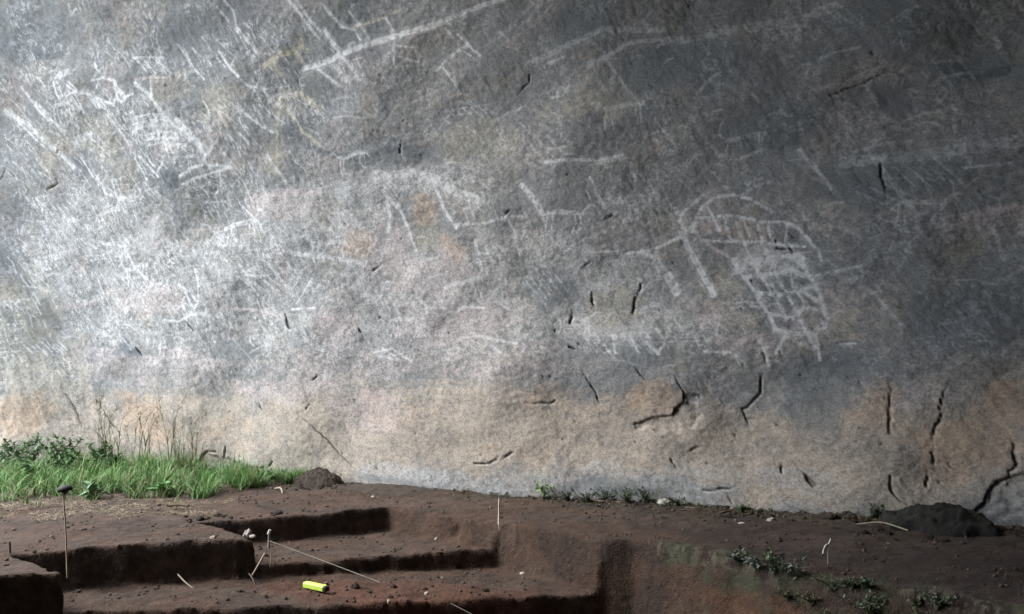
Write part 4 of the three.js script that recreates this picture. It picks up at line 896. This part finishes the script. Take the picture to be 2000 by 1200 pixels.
{ const r = rng(610);
  for (let k = 0; k < 34; k++) {
    const x = mix(1.75, 3.1, r()), z = zBase(x) + mix(.14, .42, r()), s = mix(.014, .055, r() * r()), m = mesh('soil_clod', lumps[k % 3], clodMat[(k * 7) % 3]);
    m.scale.set(s * mix(.9, 1.5, r()), s, s * mix(.8, 1.2, r())); m.position.set(x, groundHeight(x, z) + s * .35, z); m.rotation.y = r() * 6.28;
    tag(m, 'brown soil clod among those strewn before the rock, right', 'soil clod', 'clods strewn below the rock at right');
  }
  for (const [hx, hz, w, dd, label, grp] of [[-2.05, wallZ(-2.05, .05) + .2, .42, .3, 'brown clod fallen around the lumpy heap by the grass end', 'clods around the brown heap'], [3.15, -6.3, .55, .3, 'dark clod fallen around the black heap at right', 'clods around the black heap']])
    for (let k = 0; k < 16; k++) {
      const a = r() * 3.4 - .1, q = mix(.75, 1.25, r()), x = hx + Math.cos(a) * w * q, z = hz + Math.sin(a) * dd * q, s = mix(.01, .035, r() * r()), m = mesh('soil_clod', lumps[k % 3], grp.includes('black') ? black : clodMat[k % 3]);
      m.scale.set(s * 1.25, s, s); m.position.set(x, groundHeight(x, z) + s * .35, z); m.rotation.y = r() * 6.28; tag(m, label, 'soil clod', grp);
    }
  for (let k = 0; k < 16; k++) {
    const x = mix(-2.75, -1.95, r()), z = mix(-7.15, -6.9, r()) - .35 * (x + 2.4), s = mix(.012, .04, r() * r()), m = mesh('soil_clod', lumps[k % 3], clodMat[k % 3]);
    m.scale.set(s * 1.2, s, s); m.position.set(x, groundHeight(x, z) + s * .4, z); m.rotation.y = r() * 6.28;
    tag(m, 'brown soil clod behind the far pit near the grass', 'soil clod', 'clods behind the far pit');
  }
  for (let k = 0; k < 12; k++) {
    const x = mix(-1.4, .5, r()), z = -5.72 - .32 * (x + .6) - mix(-.08, .3, r()), s = mix(.010, .028, r() * r()), m = mesh('soil_clod', lumps[k % 3], clodMat[k % 3]);
    m.scale.set(s * 1.2, s, s); m.position.set(x, floor2(x, z) + s * .4, z); m.rotation.y = r() * 6.28;
    tag(m, 'small clod on the reddish floor of the middle pit', 'soil clod', 'clods on the middle pit floor');
  }
}
function stone(x, y, z, s, v, label, turn = 0) { const m = mesh('stone', lumps[v], paleStone[v]); m.scale.set(s[0], s[1], s[2]); m.position.set(x, y + s[1] * .35, z); m.rotation.y = turn; return tag(m, label, 'stone'); }
stone(1.34, .03, wallZ(1.34, .05) + .12, [.055, .055, .045], 0, 'pale grey stone leaning on the rock foot, middle');
stone(1.12, .0, wallZ(1.12, .05) + .32, [.018, .016, .018], 2, 'tiny white pebble on soil below the low weeds');
stone(-1.91, .0, -6.1, [.028, .042, .03], 1, 'grey brown stone on the corner between the two upper pits', .6);
stone(-1.86, .0, -6.05, [.02, .018, .018], 2, 'whitish pebble beside the corner peg');
stone(-2.12, .0, -5.98, [.022, .02, .02], 1, 'small dark stone on the edge of the upper left block', 1);
stone(-.63, -.2, -7.02, [.012, .022, .012], 2, 'pale chip at the back of the far pit floor');
stone(-.58, -.33, -5.72, [.014, .02, .012], 2, 'pale chip in the middle of the reddish pit floor');
stone(-.8, -.32, -5.48, [.01, .02, .01], 0, 'pale chip on the front rim of the middle pit');
stone(.08, -.34, -6.38, [.02, .016, .02], 0, 'grey pebble in the back corner of the middle pit', .4);
stone(-1.35, .0, wallZ(-1.35, .05) + .62, [.016, .014, .014], 2, 'white pebble on the rim behind the far pit');
stone(1.8, .0, -6.62, [.03, .014, .02], 2, 'pale flat chip lying among litter right of the weeds', .3);
stone(2.06, .0, -6.72, [.035, .03, .03], 1, 'brown grey stone at the left end of the strewn clods');

// ---------------------------------------------------------------- excavation gear
const wood = mat(rgb(.42, .33, .23), .8), darkCap = mat(rgb(.02, .02, .018), .7), cord = mat(rgb(.5, .48, .44), .8), greyCord = mat(rgb(.22, .21, .2), .85);
{ const g = group('marker_stake', -2.625, -.04, -4.96);                       // tall, dark flat cap
  const rod = mesh('rod', stemTube([V(.012, 0, 0), V(.004, .25, 0), V(-.012, .5, 0)], .0048, .0042, 8), wood, g);
  const cp = new THREE.LatheGeometry([[0, .042], [.02, .04], [.038, .028], [.047, .008], [.042, -.006], [.02, -.014], [.009, -.03], [0, -.03]].map(([a, b]) => new THREE.Vector2(a, b)), 20);
  const cap = mesh('cap', cp, darkCap, g); cap.position.set(-.002, .515, 0); cap.rotation.z = .16; cap.scale.set(1, .72, .8);
  tag(g, 'tall thin wooden stake with dark flat cap, left', 'stake'); }
{ const g = group('marker_stake', -.105, -.02, -6.72); mesh('rod', stemTube([V(0, 0, 0), V(.002, .1, 0), V(.004, .21, .004)], .0085, .0075, 8), mat(rgb(.5, .42, .31), .8), g);
  const b = new THREE.TorusGeometry(.010, .002, 6, 14); b.rotateX(Math.PI / 2); const w = mesh('cord_wrap', b, cord, g); w.position.y = .05; tag(g, 'short pale wooden stake at the back corner, middle of the dig', 'stake'); }
{ const g = group('flagged_wire', 1.945, -.02, -5.2); mesh('wire', stemTube([V(0, 0, 0), V(.001, .07, 0), V(.003, .14, 0)], .0022, .0018, 6), mat(rgb(.4, .39, .37), .5, { metalness: .4 }), g);
  const s = new THREE.Shape(); s.moveTo(0, 0); s.bezierCurveTo(-.014, .006, -.03, -.012, -.038, -.056); s.lineTo(-.024, -.052); s.bezierCurveTo(-.018, -.03, -.008, -.02, .002, -.012); s.lineTo(.012, .002); s.lineTo(.026, .026); s.lineTo(.016, .032); s.lineTo(.006, .012); s.closePath();
  const r = mesh('ribbon', new THREE.ExtrudeGeometry(s, { depth: .004, bevelEnabled: true, bevelSize: .0012, bevelThickness: .001, bevelSegments: 1 }), mat(rgb(.75, .75, .7), .7), g); r.position.set(.002, .132, 0); r.rotation.y = .2;
  tag(g, 'small white ribbon tied to a wire, right of the pits', 'marker'); }
{ const g = group('corner_peg', -1.735, -.07, -6.02); mesh('shaft', stemTube([V(0, 0, 0), V(.002, .06, 0), V(.006, .115, .01)], .009, .008, 8), greyCord, g); const h = mesh('head', new THREE.CylinderGeometry(.009, .011, .032, 10), mat(rgb(.6, .58, .53), .8), g); h.position.set(.007, .115, .01); h.rotation.z = -.3; tag(g, 'short peg with pale head on the corner above the string', 'peg'); }
{ const g = group('corner_peg', -3.27, -.03, -5.5); mesh('shaft', stemTube([V(0, 0, 0), V(0, .05, 0), V(-.003, .1, 0)], .007, .006, 8), darkCap, g); tag(g, 'thin dark peg at the left corner of the middle pit', 'peg'); }
const line = (name, pts, r, m, label, category) => tag(mesh(name, stemTube(pts.map((p) => V(...p)), r, r, 6), m), label, category);
line('string', [[-1.725, -.015, -5.99], [-1.35, -.165, -6.03], [-.95, -.325, -6.06]], .0032, cord, 'grey string slanting from the corner peg to the pit floor', 'string');
line('string', [[-.4, -.33, -5.5], [-.15, -.44, -5.42], [.2, -.62, -5.3]], .003, greyCord, 'grey string dropping into the dark near pit', 'string');
line('string', [[-.105, .16, -6.715], [-.104, .06, -6.7], [-.103, -.06, -6.66]], .002, cord, 'thin cord hanging from the short middle stake', 'string');
line('twig', [[-1.735, -.09, -5.93], [-1.77, -.16, -5.9], [-1.81, -.235, -5.88]], .006, paleTwig, 'pale twig hanging under the corner peg', 'twig');
line('twig', [[-1.70, -.1, -5.95], [-1.695, -.14, -5.94], [-1.70, -.185, -5.93]], .0035, paleTwig, 'short thin twig right of the hanging pale twig', 'twig');
line('root', [[-1.84, -.225, -5.9], [-1.80, -.27, -5.88], [-1.785, -.31, -5.87]], .004, paleTwig, 'small root stub below the hanging pale twig', 'root');
line('root', [[-2.28, -.2, -5.76], [-2.2, -.245, -5.7], [-2.12, -.285, -5.66]], .005, paleTwig, 'curved root at the back of the middle pit, left', 'root');
line('twig', [[2.62, .03, -6.42], [2.78, .055, -6.36], [2.93, .015, -6.25]], .006, paleTwig, 'pale bent twig before the black soil heap', 'twig');
line('twig', [[.72, .035, -7.72], [1.2, .03, -7.5], [1.75, .02, -7.22]], .0045, paleTwig, 'long straight pale stick along the foot of the rock', 'twig');
line('twig', [[-2.42, .03, -8.62], [-2.33, .05, -8.5], [-2.27, .015, -8.35]], .008, paleTwig, 'pale stick poking from the grass end', 'twig');
line('twig', [[-3.05, .02, -7.5], [-2.95, .03, -7.48], [-2.86, .02, -7.46]], .012, twigMat, 'brown stick end lying before the grass', 'twig');
{ const s = new Soup(), r = rng(77); s.leaf(V(0, 0, 0), V(.96, .12, .2).normalize(), .15, .05, [.45, .38, .28]); const m = mesh('dry_leaf', s.geo(), strawMat); m.position.set(1.84, .045, -6.78); tag(m, 'pale dry leaf on litter right of the rock foot weeds', 'leaf');
  const q = new Soup(); q.leaf(V(0, 0, 0), V(.9, .2, -.3).normalize(), .19, .07, [.10, .075, .055]); const n = mesh('dry_leaf', q.geo(), strawMat); n.position.set(1.66, .03, -6.9); tag(n, 'curled brown dry leaf beside the pale one', 'leaf'); }
{ // fluorescent line level lying on the pit floor
  const g = group('line_level', -1.335, floor2(-1.335, -5.74) + .012, -5.74, -.5); g.rotation.z = -.05;
  const sh = new THREE.Shape(); const w = .024, h = .034; sh.moveTo(-w, .004); sh.lineTo(-w + .004, 0); sh.lineTo(w - .004, 0); sh.lineTo(w, .004); sh.lineTo(w, h - .006); sh.lineTo(w - .008, h); sh.lineTo(-w + .008, h); sh.lineTo(-w, h - .006); sh.closePath();
  const b = new THREE.ExtrudeGeometry(sh, { depth: .17, bevelEnabled: true, bevelSize: .003, bevelThickness: .003, bevelSegments: 2 }); b.rotateY(Math.PI / 2); b.translate(-.09, 0, 0);
  mesh('body', b, mat(rgb(.62, .85, .12), .45), g);
  const c = new THREE.ExtrudeGeometry(sh, { depth: .014, bevelEnabled: true, bevelSize: .002, bevelThickness: .002, bevelSegments: 1 }); c.rotateY(Math.PI / 2); c.scale(1, .94, .94); c.translate(.085, 0, 0);
  mesh('shadow_end', c, darkCap, g);  // dark end piece stands in for the block's shadow side
  tag(g, 'bright yellow green block level lying on the pit floor', 'level'); }

renderer.render(scene, camera);
